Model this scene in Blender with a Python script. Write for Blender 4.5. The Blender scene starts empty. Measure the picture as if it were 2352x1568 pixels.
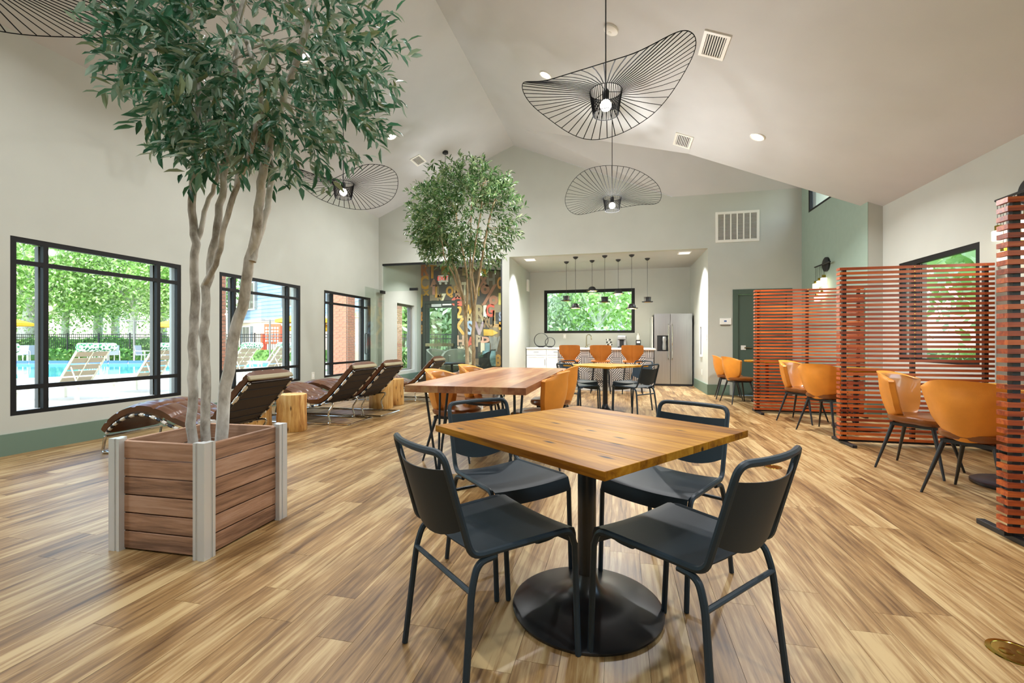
import bpy, bmesh, math, random
import numpy as np
from mathutils import Vector, Matrix
R_ = random.Random(7)
PI = math.pi
S = bpy.context.scene
COL = S.collection

# ------------------------------------------------------------------ camera
FPX, CAMH, U0, V0, VPX = 1040.0, 1.10, 1176.0, 784.0, 1423.0
TH = math.atan((VPX - U0) / FPX)
FW = np.array([-math.sin(TH), math.cos(TH), 0.0]); RT = np.array([math.cos(TH), math.sin(TH), 0.0]); UP = np.array([0, 0, 1.0])
CAM = np.array([0, 0, CAMH])
def ray(u, v): return FW + RT * (u - U0) / FPX + UP * (V0 - v) / FPX
def onz(u, v, z=0.0):
    d = ray(u, v); return CAM + d * ((z - CAMH) / d[2])
def onx(u, v, x):
    d = ray(u, v); return CAM + d * (x / d[0])
def ony(u, v, y):
    d = ray(u, v); return CAM + d * (y / d[1])
def atw(u, v, w): return CAM + ray(u, v) * w
cd = bpy.data.cameras.new('camera'); cam = bpy.data.objects.new('camera', cd); COL.objects.link(cam)
cd.sensor_width = 36; cd.lens = FPX / 2352 * 36; cd.clip_end = 400; cd.clip_start = 0.02
cam.location = (0, 0, CAMH); cam.rotation_euler = (PI / 2, 0, TH)
S.camera = cam

# ------------------------------------------------------------------ world, sun, exposure
w = bpy.data.worlds.new('sky'); S.world = w; w.use_nodes = True
nt = w.node_tree; nt.nodes.clear()
sky = nt.nodes.new('ShaderNodeTexSky'); sky.sky_type = 'NISHITA'; sky.sun_disc = False
sky.sun_elevation = math.radians(58); sky.sun_rotation = math.radians(160); sky.air_density = 1.2; sky.dust_density = 2.0
bg = nt.nodes.new('ShaderNodeBackground'); bg.inputs[1].default_value = 1.05
out = nt.nodes.new('ShaderNodeOutputWorld')
nt.links.new(sky.outputs[0], bg.inputs[0]); nt.links.new(bg.outputs[0], out.inputs[0])
sl = bpy.data.lights.new('sun', 'SUN'); sl.energy = 1.6; sl.angle = 0.02; sl.color = (1, .95, .86)
sun = bpy.data.objects.new('sun', sl); COL.objects.link(sun)
sun.rotation_euler = Vector((-.10, .50, -.86)).to_track_quat('-Z', 'Y').to_euler()
S.view_settings.view_transform = 'Standard'; S.view_settings.look = 'None'
S.view_settings.exposure = 0.30; S.view_settings.gamma = 1.0; S.view_settings.use_curve_mapping = False
DOWNLIGHT_W, PENDANT_W = 50.0, 62.0
S.cycles.max_bounces = 10; S.cycles.diffuse_bounces = 5; S.cycles.transparent_max_bounces = 16
S.cycles.sample_clamp_indirect = 6.0; S.cycles.caustics_reflective = False; S.cycles.caustics_refractive = False

# ------------------------------------------------------------------ materials
def lin(c):
    if isinstance(c, str): c = tuple(int(c[i:i + 2], 16) for i in (0, 2, 4))
    return tuple(((x / 255) / 12.92 if x / 255 <= .04045 else ((x / 255 + .055) / 1.055) ** 2.4) for x in c) + (1.0,)
M = {}
class NT:
    def __init__(s, name):
        m = bpy.data.materials.new(name); m.use_nodes = True; s.m = m; s.t = m.node_tree
        s.b = s.t.nodes['Principled BSDF']; M[name] = m
    def n(s, typ, **kw):
        x = s.t.nodes.new(typ)
        for k, v in kw.items():
            if k.startswith('i_'):
                key = k[2:]; x.inputs[int(key) if key.isdigit() else key].default_value = v
            else: setattr(x, k, v)
        return x
    def l(s, a, b): s.t.links.new(a, b)
    def ramp(s, fac, stops):
        r = s.n('ShaderNodeValToRGB'); e = r.color_ramp.elements
        while len(e) < len(stops): e.new(0.5)
        for el, (p, c) in zip(e, stops): el.position = p; el.color = c
        s.l(fac, r.inputs[0]); return r.outputs[0]
    def bump(s, h, st=.2, dist=.01):
        b = s.n('ShaderNodeBump'); b.inputs['Strength'].default_value = st; b.inputs['Distance'].default_value = dist
        s.l(h, b.inputs['Height']); s.l(b.outputs[0], s.b.inputs['Normal'])
    def math(s, op, a, b=None):
        x = s.n('ShaderNodeMath', operation=op)
        for i, q in enumerate((a, b)):
            if q is None: continue
            if isinstance(q, (int, float)): x.inputs[i].default_value = q
            else: s.l(q, x.inputs[i])
        return x.outputs[0]
def mat(name, c, rough=.5, metal=0.0, var=0.0, vscale=8.0, bump=0.0, bscale=60.0, spec=.5, coat=0.0, stretch=None):
    k = NT(name); b = k.b
    b.inputs['Base Color'].default_value = lin(c); b.inputs['Roughness'].default_value = rough; b.inputs['Metallic'].default_value = metal
    b.inputs['Specular IOR Level'].default_value = spec; b.inputs['Coat Weight'].default_value = coat
    tc = None
    if var or bump:
        tc = k.n('ShaderNodeTexCoord').outputs['Object']
        if stretch:
            mp = k.n('ShaderNodeMapping'); mp.inputs['Scale'].default_value = stretch; k.l(tc, mp.inputs[0]); tc = mp.outputs[0]
    if var:
        n = k.n('ShaderNodeTexNoise', i_Scale=vscale, i_Detail=5.0); k.l(tc, n.inputs['Vector'])
        L = lin(c); lo = tuple(x * (1 - var) for x in L[:3]) + (1,); hi = tuple(min(1, x * (1 + var)) for x in L[:3]) + (1,)
        k.l(k.ramp(n.outputs[0], [(.3, lo), (.7, hi)]), b.inputs['Base Color'])
    if bump:
        n = k.n('ShaderNodeTexNoise', i_Scale=bscale, i_Detail=3.0); k.l(tc, n.inputs['Vector']); k.bump(n.outputs[0], bump, .004)
    return k.m
def emit(name, c, st):
    k = NT(name); k.b.inputs['Base Color'].default_value = (0, 0, 0, 1)
    k.b.inputs['Emission Color'].default_value = lin(c); k.b.inputs['Emission Strength'].default_value = st; return k.m
def glass(name, tint='f2f6f4', gl=.06):
    k = NT(name); t = k.t
    tr = k.n('ShaderNodeBsdfTransparent'); tr.inputs[0].default_value = lin(tint)
    g = k.n('ShaderNodeBsdfGlossy'); g.inputs['Roughness'].default_value = .02
    fr = k.n('ShaderNodeLayerWeight'); fr.inputs[0].default_value = .5
    mx = k.n('ShaderNodeMixShader'); k.l(k.math('ADD', k.math('MULTIPLY', k.math('POWER', fr.outputs['Facing'], 4.0), .5), gl * .6), mx.inputs[0])
    k.l(tr.outputs[0], mx.inputs[1]); k.l(g.outputs[0], mx.inputs[2]); k.l(mx.outputs[0], t.nodes['Material Output'].inputs[0]); return k.m
def wood(name, c0, c1, c2, axis=0, scale=3.0, rough=.35, coord='Object', rnd=True, knots=False, bump=.15, coat=0.0, streak=14.0, spec=.5):
    """grain stretched along local axis; per-island / per-object tone"""
    k = NT(name)
    tc = k.n('ShaderNodeTexCoord').outputs['Object'] if coord == 'Object' else k.n('ShaderNodeNewGeometry').outputs['Position']
    rr = k.math('FRACT', k.math('ADD', k.n('ShaderNodeNewGeometry').outputs['Random Per Island'], k.n('ShaderNodeObjectInfo').outputs['Random']))
    off = k.n('ShaderNodeCombineXYZ')
    for i in range(3): k.l(k.math('MULTIPLY', rr, 37.0 + 11 * i), off.inputs[i])
    ad = k.n('ShaderNodeVectorMath', operation='ADD'); k.l(tc, ad.inputs[0]); k.l(off.outputs[0], ad.inputs[1])
    mp = k.n('ShaderNodeMapping'); sc = [streak] * 3; sc[axis] = 1.0; mp.inputs['Scale'].default_value = sc; k.l(ad.outputs[0], mp.inputs[0])
    n1 = k.n('ShaderNodeTexNoise', i_Scale=scale, i_Detail=6.0, i_Roughness=.62, i_Distortion=.35); k.l(mp.outputs[0], n1.inputs['Vector'])
    mp2 = k.n('ShaderNodeMapping'); sc = [streak * .28] * 3; sc[axis] = .5; mp2.inputs['Scale'].default_value = sc; k.l(ad.outputs[0], mp2.inputs[0])
    n2 = k.n('ShaderNodeTexNoise', i_Scale=scale * .8, i_Detail=3.0); k.l(mp2.outputs[0], n2.inputs['Vector'])
    f = k.math('ADD', k.math('MULTIPLY', n1.outputs[0], .55), k.math('MULTIPLY', n2.outputs[0], .45))
    if rnd: f = k.math('ADD', f, k.math('MULTIPLY', k.math('SUBTRACT', rr, .5), .12))
    colr = k.ramp(f, [(.34, lin(c0)), (.50, lin(c1)), (.62, lin(c2))])
    if knots:
        mp3 = k.n('ShaderNodeMapping'); sc = [7.0] * 3; sc[axis] = 2.2; mp3.inputs['Scale'].default_value = sc; k.l(ad.outputs[0], mp3.inputs[0])
        vo = k.n('ShaderNodeTexVoronoi', i_Scale=1.9); k.l(mp3.outputs[0], vo.inputs['Vector'])
        kn = k.ramp(vo.outputs['Distance'], [(.07, (1, 1, 1, 1)), (.17, (0, 0, 0, 1))])
        mx = k.n('ShaderNodeMix', data_type='RGBA'); k.l(kn, mx.inputs[0]); k.l(colr, mx.inputs[6]); mx.inputs[7].default_value = lin(knots); colr = mx.outputs[2]
    k.l(colr, k.b.inputs['Base Color']); k.b.inputs['Roughness'].default_value = rough; k.b.inputs['Coat Weight'].default_value = coat; k.b.inputs['Specular IOR Level'].default_value = spec
    if bump: k.bump(n1.outputs[0], bump, .003)
    return k.m

mat('wall', 'b7b9af', .85, var=.03, vscale=2.0, bump=.12, bscale=160)
mat('ceiling', 'c0c0be', .9, var=.03, vscale=2.0, bump=.12, bscale=140)
mat('green_base', '647a6a', .55); mat('green_wall', '93a697', .8, var=.03, bump=.1, bscale=150); mat('green_door', '48594e', .45); mat('door_dark', '39423b', .45)
mat('black', '131416', .45); mat('black_satin', '1c1e20', .32, spec=.6); mat('frame_black', '100f0e', .6, spec=.3); mat('frame_grey', '77726a', .55)
mat('slate', '223039', .42, spec=.35, bump=.05, bscale=220); mat('slate_sheet', '1a272f', .5, spec=.28, bump=.06, bscale=240)
mat('white', 'e9e8e2', .6); mat('white_gloss', 'eeeeea', .35); mat('plastic', 'dedcd2', .5); mat('grille', 'e2dfd4', .5); mat('dark', '2a2926', .8)
mat('steel', 'b9bbbc', .32, 1.0, stretch=(60, 60, .6), var=.10, vscale=2.0); mat('chrome', 'd6d3cb', .12, 1.0); mat('nickel', 'a39a7e', .25, 1.0); mat('aluminium', 'd6d9d8', .38, .35)
mat('brass', 'a8913a', .18, 1.0); mat('gold', 'e0a63c', .3, .6)
mat('leather_orange', 'dd8e30', .42, var=.12, vscale=5, bump=.12, bscale=260, coat=.12); mat('leather_brown', '5a3419', .32, var=.25, vscale=6, bump=.2, bscale=40, coat=.25)
mat('leather_pad', 'c68038', .28, var=.08, vscale=5, coat=.5); mat('leather_stool', 'ab6420', .45, var=.12, vscale=5, bump=.1, bscale=260); mat('wire_black', '050505', .8, spec=.12); mat('leather_seat', '7a4416', .3, var=.15, vscale=5, bump=.1, bscale=200, coat=.3)
mat('canvas', '2c2019', .7, bump=.2, bscale=300); mat('strap', 'd8d2c4', .5); mat('trim_beige', '8d8263', .6)
wood('floor_wood', '523616', '8e6e43', 'b2996c', axis=1, scale=3.0, rough=.38, coord='World', bump=.06, streak=18)
wood('table_wood', '6a3e08', 'a06c14', 'b88628', axis=0, scale=2.4, rough=.5, spec=.12, knots='2c1a0c', bump=.08, streak=13)
wood('table_red', '7e4c33', 'a87450', 'b99468', axis=1, scale=1.8, rough=.3, bump=.05, streak=8)
wood('slat_wood', '642410', 'a5461b', 'c46428', axis=0, scale=2.5, rough=.33, bump=.08, streak=20)
wood('planter_wood', '745540', 'a67f63', 'b8947b', axis=0, scale=4.0, rough=.6, bump=.5, streak=16)
wood('stump_wood', '9a5f22', 'd0a35c', 'e0bf82', axis=2, scale=3.0, rough=.6, bump=.3, streak=8, knots='4a2a10')
wood('bark', '857f74', 'c2c0b8', 'dcdbd5', axis=2, scale=11, rough=.85, bump=.6, streak=2.0)
wood('bark_tan', '7a6748', 'a3906e', 'b9a887', axis=2, scale=9, rough=.85, bump=.5, streak=3.0)
def leafmat(name, stops, rough=.45, tr=.25):
    k = NT(name); rr = k.math('FRACT', k.math('ADD', k.n('ShaderNodeNewGeometry').outputs['Random Per Island'], k.n('ShaderNodeObjectInfo').outputs['Random']))
    k.l(k.ramp(rr, [(p, lin(c)) for p, c in stops]), k.b.inputs['Base Color']); k.b.inputs['Roughness'].default_value = rough
    if tr:
        t = k.n('ShaderNodeBsdfTranslucent'); k.l(k.b.inputs['Base Color'].links[0].from_socket, t.inputs[0])
        mx = k.n('ShaderNodeMixShader', i_0=tr); k.l(k.b.outputs[0], mx.inputs[1]); k.l(t.outputs[0], mx.inputs[2]); k.l(mx.outputs[0], k.t.nodes['Material Output'].inputs[0])
leafmat('leaf_olive', [(0, '2a5a40'), (.3, '3f7a5a'), (.55, '6c947c'), (.8, 'a3b8a6'), (1, '7a8858')], .38)  # near tree: the blue-green cast of the light is put into the leaf colour
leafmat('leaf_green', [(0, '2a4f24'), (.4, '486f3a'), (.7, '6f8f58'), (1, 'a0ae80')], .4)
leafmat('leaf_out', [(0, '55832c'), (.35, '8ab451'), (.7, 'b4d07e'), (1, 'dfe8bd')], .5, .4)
leafmat('leaf_bright', [(0, '86b04e'), (.35, 'b2d083'), (.7, 'd6e6b4'), (1, 'f1f4e0')], .5, .45)  # overexposed daylight put into the leaf colours by lightening them
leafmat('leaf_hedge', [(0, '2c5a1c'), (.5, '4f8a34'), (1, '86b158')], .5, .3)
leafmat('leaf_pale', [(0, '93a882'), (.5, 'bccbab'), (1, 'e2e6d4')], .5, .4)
mat('concrete', 'b3ada2', .8, var=.05, vscale=1.0); mat('pool_water', '5fc6d0', .05, spec=.6); mat('pool_tile', '3f62b0', .3); mat('lawn', '6d9a3e', .9, var=.3, vscale=4)
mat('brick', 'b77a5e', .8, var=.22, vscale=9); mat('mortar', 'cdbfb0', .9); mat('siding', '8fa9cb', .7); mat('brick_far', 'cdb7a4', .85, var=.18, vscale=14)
mat('lounger', 'e3ddc9', .5); mat('lounger_sling', 'b5a68d', .7); mat('umbrella', 'e8b62a', .7); mat('orange_plastic', 'e8613a', .45); mat('patio_grey', '9aa3ac', .6)
def towel():
    k = NT('towel'); tc = k.n('ShaderNodeTexCoord').outputs['Object']; n = k.n('ShaderNodeTexVoronoi', i_Scale=22.0); k.l(tc, n.inputs['Vector'])
    k.l(k.ramp(n.outputs['Distance'], [(.40, lin('2f8a52')), (.52, lin('e9f0ea'))]), k.b.inputs['Base Color']); k.b.inputs['Roughness'].default_value = .9
towel()
def stripes(name, sx, sz, freq=27.0):
    k = NT(name); s = k.n('ShaderNodeSeparateXYZ'); k.l(k.n('ShaderNodeTexCoord').outputs['Object'], s.inputs[0])
    f = k.math('ADD', k.math('MULTIPLY', s.outputs[0], sx * freq), k.math('MULTIPLY', s.outputs[2], sz * freq))
    k.l(k.ramp(k.math('FRACT', k.math('ADD', f, 100.25)), [(.44, lin('3a3d42')), (.56, lin('e6e4df'))]), k.b.inputs['Base Color']); k.b.inputs['Roughness'].default_value = .35
stripes('tile_a', .75, .75); stripes('tile_b', .75, -.75); stripes('tile_v', 1.05, 0); stripes('tile_h', 0, 1.05)
glass('glass'); glass('glass_partition', 'f3f8f5', .05)
emit('lamp_glow', 'fff4e4', 9.0); emit('bulb', 'fff6ea', 14.0); emit('hat_glow', 'ffc65a', 2.2); emit('sconce_glow', 'ffe9c4', 2.6); emit('exit_red', 'e8322a', 1.2); emit('screen_blue', '2f5f9a', .6)

# ------------------------------------------------------------------ mesh helpers
class MB:
    def __init__(s): s.v = []; s.f = []; s.mi = []; s.cur = 0
    def add(s, vs, fs):
        o = len(s.v); s.v += [tuple(float(c) for c in p) for p in vs]; s.f += [tuple(i + o for i in f) for f in fs]; s.mi += [s.cur] * len(fs); return s
    def box(s, a, b):
        x0, y0, z0 = a; x1, y1, z1 = b
        return s.add([(x0, y0, z0), (x1, y0, z0), (x1, y1, z0), (x0, y1, z0), (x0, y0, z1), (x1, y0, z1), (x1, y1, z1), (x0, y1, z1)],
                     [(0, 3, 2, 1), (4, 5, 6, 7), (0, 1, 5, 4), (1, 2, 6, 5), (2, 3, 7, 6), (3, 0, 4, 7)])
    def cbox(s, c, d, rz=0.0, rx=0.0, ry=0.0):
        m = Matrix.Rotation(rz, 3, 'Z') @ Matrix.Rotation(ry, 3, 'Y') @ Matrix.Rotation(rx, 3, 'X')
        hx, hy, hz = d[0] / 2, d[1] / 2, d[2] / 2; vs = []
        for z in (-hz, hz):
            for x, y in ((-hx, -hy), (hx, -hy), (hx, hy), (-hx, hy)): vs.append(Vector(c) + m @ Vector((x, y, z)))
        return s.add(vs, [(0, 3, 2, 1), (4, 5, 6, 7), (0, 1, 5, 4), (1, 2, 6, 5), (2, 3, 7, 6), (3, 0, 4, 7)])
    def tube(s, pts, r, n=8, closed=False, cap=True):
        P = [Vector(p) for p in pts]; N = len(P); rs = r if isinstance(r, (list, tuple)) else [r] * N
        T = []
        for i in range(N):
            a = P[(i - 1) % N] if (closed or i > 0) else P[0]; b = P[(i + 1) % N] if (closed or i < N - 1) else P[-1]
            T.append((b - a).normalized())
        q = T[0].orthogonal().normalized(); vs = []
        for i in range(N):
            if i: q = (T[i - 1].rotation_difference(T[i]) @ q)
            q = (q - T[i] * q.dot(T[i])).normalized(); bb = T[i].cross(q)
            for j in range(n):
                a = 2 * PI * j / n; vs.append(P[i] + (q * math.cos(a) + bb * math.sin(a)) * rs[i])
        fs = []
        for i in range(N if closed else N - 1):
            i2 = (i + 1) % N
            for j in range(n): fs.append((i * n + j, i * n + (j + 1) % n, i2 * n + (j + 1) % n, i2 * n + j))
        if cap and not closed: fs += [tuple(range(n - 1, -1, -1)), tuple((N - 1) * n + j for j in range(n))]
        return s.add(vs, fs)
    def lathe(s, prof, n=24, c=(0, 0, 0), cap=True):
        vs = []; k = len(prof)
        for r, z in prof:
            for j in range(n):
                a = 2 * PI * j / n; vs.append((c[0] + r * math.cos(a), c[1] + r * math.sin(a), c[2] + z))
        fs = [(i * n + j, i * n + (j + 1) % n, (i + 1) * n + (j + 1) % n, (i + 1) * n + j) for i in range(k - 1) for j in range(n)]
        if cap: fs += [tuple(range(n - 1, -1, -1)), tuple((k - 1) * n + j for j in range(n))]
        return s.add(vs, fs)
    def prism(s, poly, ax, a, b):
        """poly: 2D points in the other two axes (x->yz, y->xz, z->xy)"""
        def p3(p, t): return {0: (t, p[0], p[1]), 1: (p[0], t, p[1]), 2: (p[0], p[1], t)}[ax]
        n = len(poly); vs = [p3(p, a) for p in poly] + [p3(p, b) for p in poly]
        return s.add(vs, [tuple(range(n - 1, -1, -1)), tuple(range(n, 2 * n))] + [(i, (i + 1) % n, n + (i + 1) % n, n + i) for i in range(n)])
    def grid(s, fn, nu, nv, thick=None):
        vs = [fn(i / (nu - 1), j / (nv - 1)) for j in range(nv) for i in range(nu)]
        fs = [(j * nu + i, j * nu + i + 1, (j + 1) * nu + i + 1, (j + 1) * nu + i) for j in range(nv - 1) for i in range(nu - 1)]
        return s.add(vs, fs)
    def shell(s, fo, fi, nu, nv):
        """closed solid between outer and inner sheets"""
        o = [fo(i / (nu - 1), j / (nv - 1)) for j in range(nv) for i in range(nu)]; q = [fi(i / (nu - 1), j / (nv - 1)) for j in range(nv) for i in range(nu)]
        K = nu * nv; fs = []
        for j in range(nv - 1):
            for i in range(nu - 1):
                a, b, c, d = j * nu + i, j * nu + i + 1, (j + 1) * nu + i + 1, (j + 1) * nu + i
                fs += [(a, b, c, d), (K + d, K + c, K + b, K + a)]
        ring = [i for i in range(nu)] + [j * nu + nu - 1 for j in range(1, nv)] + [(nv - 1) * nu + i for i in range(nu - 2, -1, -1)] + [j * nu for j in range(nv - 2, 0, -1)]
        for a, b in zip(ring, ring[1:] + ring[:1]): fs.append((b, a, K + a, K + b))
        return s.add(o + q, fs)
    def sphere(s, c, r, n=12, m=8, sc=(1, 1, 1)):
        prof = [(max(1e-4, math.sin(PI * i / m)) * r, -math.cos(PI * i / m) * r) for i in range(m + 1)]; k = len(s.v)
        s.lathe(prof, n); 
        for i in range(k, len(s.v)):
            x, y, z = s.v[i]; s.v[i] = (c[0] + x * sc[0], c[1] + y * sc[1], c[2] + z * sc[2])
        return s
    def mesh(s, name, mats, smooth=False):
        me = bpy.data.meshes.new(name); me.from_pydata(s.v, [], s.f)
        for m in ([mats] if isinstance(mats, str) else mats): me.materials.append(M[m])
        if any(s.mi): me.polygons.foreach_set('material_index', s.mi)
        me.update()
        bm = bmesh.new(); bm.from_mesh(me); bmesh.ops.recalc_face_normals(bm, faces=bm.faces); bm.to_mesh(me); bm.free()
        if smooth:
            me.polygons.foreach_set('use_smooth', [True] * len(me.polygons))
            try: me.set_sharp_from_angle(angle=math.radians(40))
            except Exception: pass
        return me
    def build(s, name, mats, parent=None, smooth=False, bevel=0.0):
        return put(name, s.mesh(name, mats, smooth), parent, bevel)
def put(name, me, parent=None, bevel=0.0, loc=None, rz=0.0):
    o = bpy.data.objects.new(name, me); COL.objects.link(o)
    if parent is not None: o.parent = parent
    if loc is not None: o.location = loc
    if rz: o.rotation_euler = (0, 0, rz)
    if bevel:
        b = o.modifiers.new('bevel', 'BEVEL'); b.width = bevel; b.segments = 2; b.limit_method = 'ANGLE'
    return o
def tag(o, label=None, cat=None, group=None, kind=None):
    if label: o['label'] = label
    if cat: o['category'] = cat
    if group: o['group'] = group
    if kind: o['kind'] = kind
    return o
def thing(name, label, cat, loc=(0, 0, 0), rz=0.0, group=None):
    o = bpy.data.objects.new(name, None); COL.objects.link(o); o.location = loc; o.rotation_euler = (0, 0, rz); o.empty_display_size = .1
    return tag(o, label, cat, group)
def struct(name, mb, mats, parent=None, label=None, smooth=False):
    o = mb.build(name, mats, parent, smooth)
    if parent is None: o['kind'] = 'structure'
    if label: o['label'] = label
    return o
def dup(root, loc, rz=0.0, label=None):
    r = root.copy(); COL.objects.link(r); r.location = loc; r.rotation_euler = (0, 0, rz)
    if label: r['label'] = label
    for ch in root.children:
        c = ch.copy(); COL.objects.link(c); c.parent = r
        for g in ch.children:
            d = g.copy(); COL.objects.link(d); d.parent = c
    return r
def fillet(pts, r, n=5):
    """round the corners of a polyline"""
    P = [Vector(p) for p in pts]; o = [P[0]]
    for i in range(1, len(P) - 1):
        a, b, c = P[i - 1], P[i], P[i + 1]; rr = r[i - 1] if isinstance(r, (list, tuple)) else r
        u, v = (a - b), (c - b); k = min(rr, u.length * .49, v.length * .49); p, q = b + u.normalized() * k, b + v.normalized() * k
        for j in range(n + 1):
            t = j / n; o.append(p * (1 - t) ** 2 + b * 2 * t * (1 - t) + q * t * t)
    o.append(P[-1]); return o
def spline(pts, n=6):
    P = [Vector(p) for p in pts]; o = []
    for i in range(len(P) - 1):
        a = P[max(0, i - 1)]; b = P[i]; c = P[i + 1]; d = P[min(len(P) - 1, i + 2)]
        for j in range(n):
            t = j / n; o.append(.5 * ((2 * b) + (c - a) * t + (2 * a - 5 * b + 4 * c - d) * t * t + (3 * b - a - 3 * c + d) * t ** 3))
    o.append(P[-1]); return o
def light(name, kind, loc, energy, color=(.98, .985, 1.0), size=.1, rot=None, spread=None, parent=None):
    l = bpy.data.lights.new(name, kind); l.energy = energy; l.color = color
    if kind == 'AREA':
        l.shape = 'DISK'; l.size = size
        if spread: l.spread = spread
    else: l.shadow_soft_size = size
    o = bpy.data.objects.new(name, l); COL.objects.link(o); o.location = loc
    if rot: o.rotation_euler = rot
    if parent: o.parent = parent
    return o

# ================================================================== STRUCTURE
XL, XR, YB, YF, YK = -5.75, 3.70, 10.05, -3.5, 12.5
XRG, ZRG, SLL, SRR = -2.346, 5.57, .4235, .4167
def zl(x): return ZRG + SLL * (x - XRG)
def zr(x): return ZRG - SRR * (x - XRG)
# floor with planks
fb = MB().box((XL - .2, YF - .2, -.10), (XR + .2, YK + .2, -.006))
floor = struct('floor', fb, 'dark', label='light oak plank flooring running towards the kitchen')
PW, PLN = .150, 1.22
def plank_ok(x0, x1, y0, y1):
    return True
planks = []; nx = int((XR - XL) / PW) + 1; rp = random.Random(3)
for i in range(nx):
    x0 = XL + i * PW; x1 = min(x0 + PW, XR); y = YF - rp.random() * PLN
    yend = YB if x0 > 1.75 else YK
    while y < yend:
        a, b = max(y, YF), min(y + PLN, yend)
        if b - a > .03: planks.append((x0, x1, a, b))
        y += PLN
def plank_score(p):
    cx, cy = (p[0] + p[1]) / 2, (p[2] + p[3]) / 2; d = np.array([cx, cy, 0]) - CAM; wz = d @ FW
    if wz < .6: return -1
    u = abs((d @ RT) / wz)
    return (1 / wz ** 2) if u < 1.25 else -1
planks.sort(key=plank_score, reverse=True)
def plank_box(mb, p): return mb.box((p[0] + .0006, p[2] + .0006, -.006), (p[1] - .0006, p[3] - .0006, 0.0))
for p in planks[:300]: plank_box(MB(), p).build('plank', 'floor_wood', floor)
rest = MB()
for p in planks[300:]: plank_box(rest, p)
tag(rest.build('planks', 'floor_wood', floor), kind='stuff')

# left wall with window holes
def wall_holes(mb, ax, a, b, s0, s1, z0, z1, holes):
    """vertical wall slab on axis ax (0: x=a..b, spans y; 1: y=a..b, spans x) with rectangular holes (s0,s1,z0,z1)"""
    hs = sorted(holes); c = s0
    def bx(p, q, l, h):
        if q - p > 1e-4 and h - l > 1e-4:
            mb.box((a, p, l), (b, q, h)) if ax == 0 else mb.box((p, a, l), (q, b, h))
    for (p, q, l, h) in hs:
        bx(c, p, z0, z1); bx(p, q, z0, l); bx(p, q, h, z1); c = q
    bx(c, s1, z0, z1)
WZ0, WZ1 = .375, 2.13
WL = [(3.148, 4.908), (5.508, 7.253), (7.945, 9.685)]
WLX = [(-1.65, .11), (.75, 2.51)]                       # further unseen windows of the same row, added to light the room
mb = MB(); wall_holes(mb, 0, XL - .2, XL, YF, YK + .2, -.1, zl(XL), [(a, b, WZ0, WZ1) for a, b in WL + WLX] + [(11.0, 12.05, .30, 2.13)])
struct('wall_left', mb, 'wall', label='cream wall pierced by a row of black framed windows')
# back wall: openings for glass partition, alcove and door
GX0, GX1, GZ = -5.66, -2.62, 3.0
AX0, AX1, AZ = -2.45, 1.78, 3.03
mb = MB(); T = .14
mb.box((XL, YB, -.006), (GX0, YB + T, GZ)); mb.box((GX1, YB, -.006), (AX0, YB + T, AZ))
DX0, DX1, DZ = 2.25, 3.34, 2.16
wall_holes(mb, 1, YB, YB + T, AX1, 3.75, -.006, AZ, [(DX0, DX1, -.006, DZ)])
mb.prism([(XL, GZ), (GX1, GZ), (GX1, AZ), (3.75, AZ), (3.75, 4.142), (1.08, 4.142), (XRG, ZRG), (XL, zl(XL))], 1, YB, YB + T)
struct('wall_back', mb, 'wall', label='tall cream gable wall with kitchen alcove')
# kitchen alcove shell
mb = MB(); KW = (-2.02, .55)   # filled below with the window's own numbers
kw0, kw1 = ony(1250, 667, YK), ony(1458, 765, YK); KX0, KX1, KZ0, KZ1 = kw0[0], kw1[0], kw1[2] + .01, kw0[2]
wall_holes(mb, 1, YK, YK + .2, AX0 - .17, AX1 + .2, -.006, AZ + .1, [(KX0, KX1, KZ0, KZ1)])
struct('wall_kitchen_back', mb, 'wall', label='cream back wall of the kitchen alcove')
struct('wall_kitchen_left', MB().box((GX1, YB + T, -.006), (AX0, YK, AZ)), 'wall'); struct('wall_kitchen_right', MB().box((AX1, YB + T, -.006), (AX1 + .2, YK, AZ)), 'wall')
struct('ceiling_kitchen', MB().box((AX0 - .17, YB + T, AZ), (AX1 + .2, YK, AZ + .1)), 'ceiling')
# glass room behind partition
GD0, GD1, GDZ = ony(975, 695, YK)[0], ony(1047, 695, YK)[0], 2.25
mb = MB(); wall_holes(mb, 1, YK, YK + .2, XL, AX0 - .17, -.006, 3.5, [(GD0, GD1, -.006, GDZ)])
mural_wall = struct('wall_mural', mb, 'dark', label='far wall covered with a printed mural of old wooden letter blocks')
mb = MB(); mb.add([(XL, YB + T, 3.40), (GX1, YB + T, 3.06), (GX1, YK, 3.06), (XL, YK, 3.40), (XL, YB + T, 3.5), (GX1, YB + T, 3.5), (GX1, YK, 3.5), (XL, YK, 3.5)],
    [(0, 1, 2, 3), (4, 7, 6, 5), (0, 4, 5, 1), (1, 5, 6, 2), (2, 6, 7, 3), (3, 7, 4, 0)])
struct('ceiling_glass_room', mb, 'ceiling')
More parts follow.
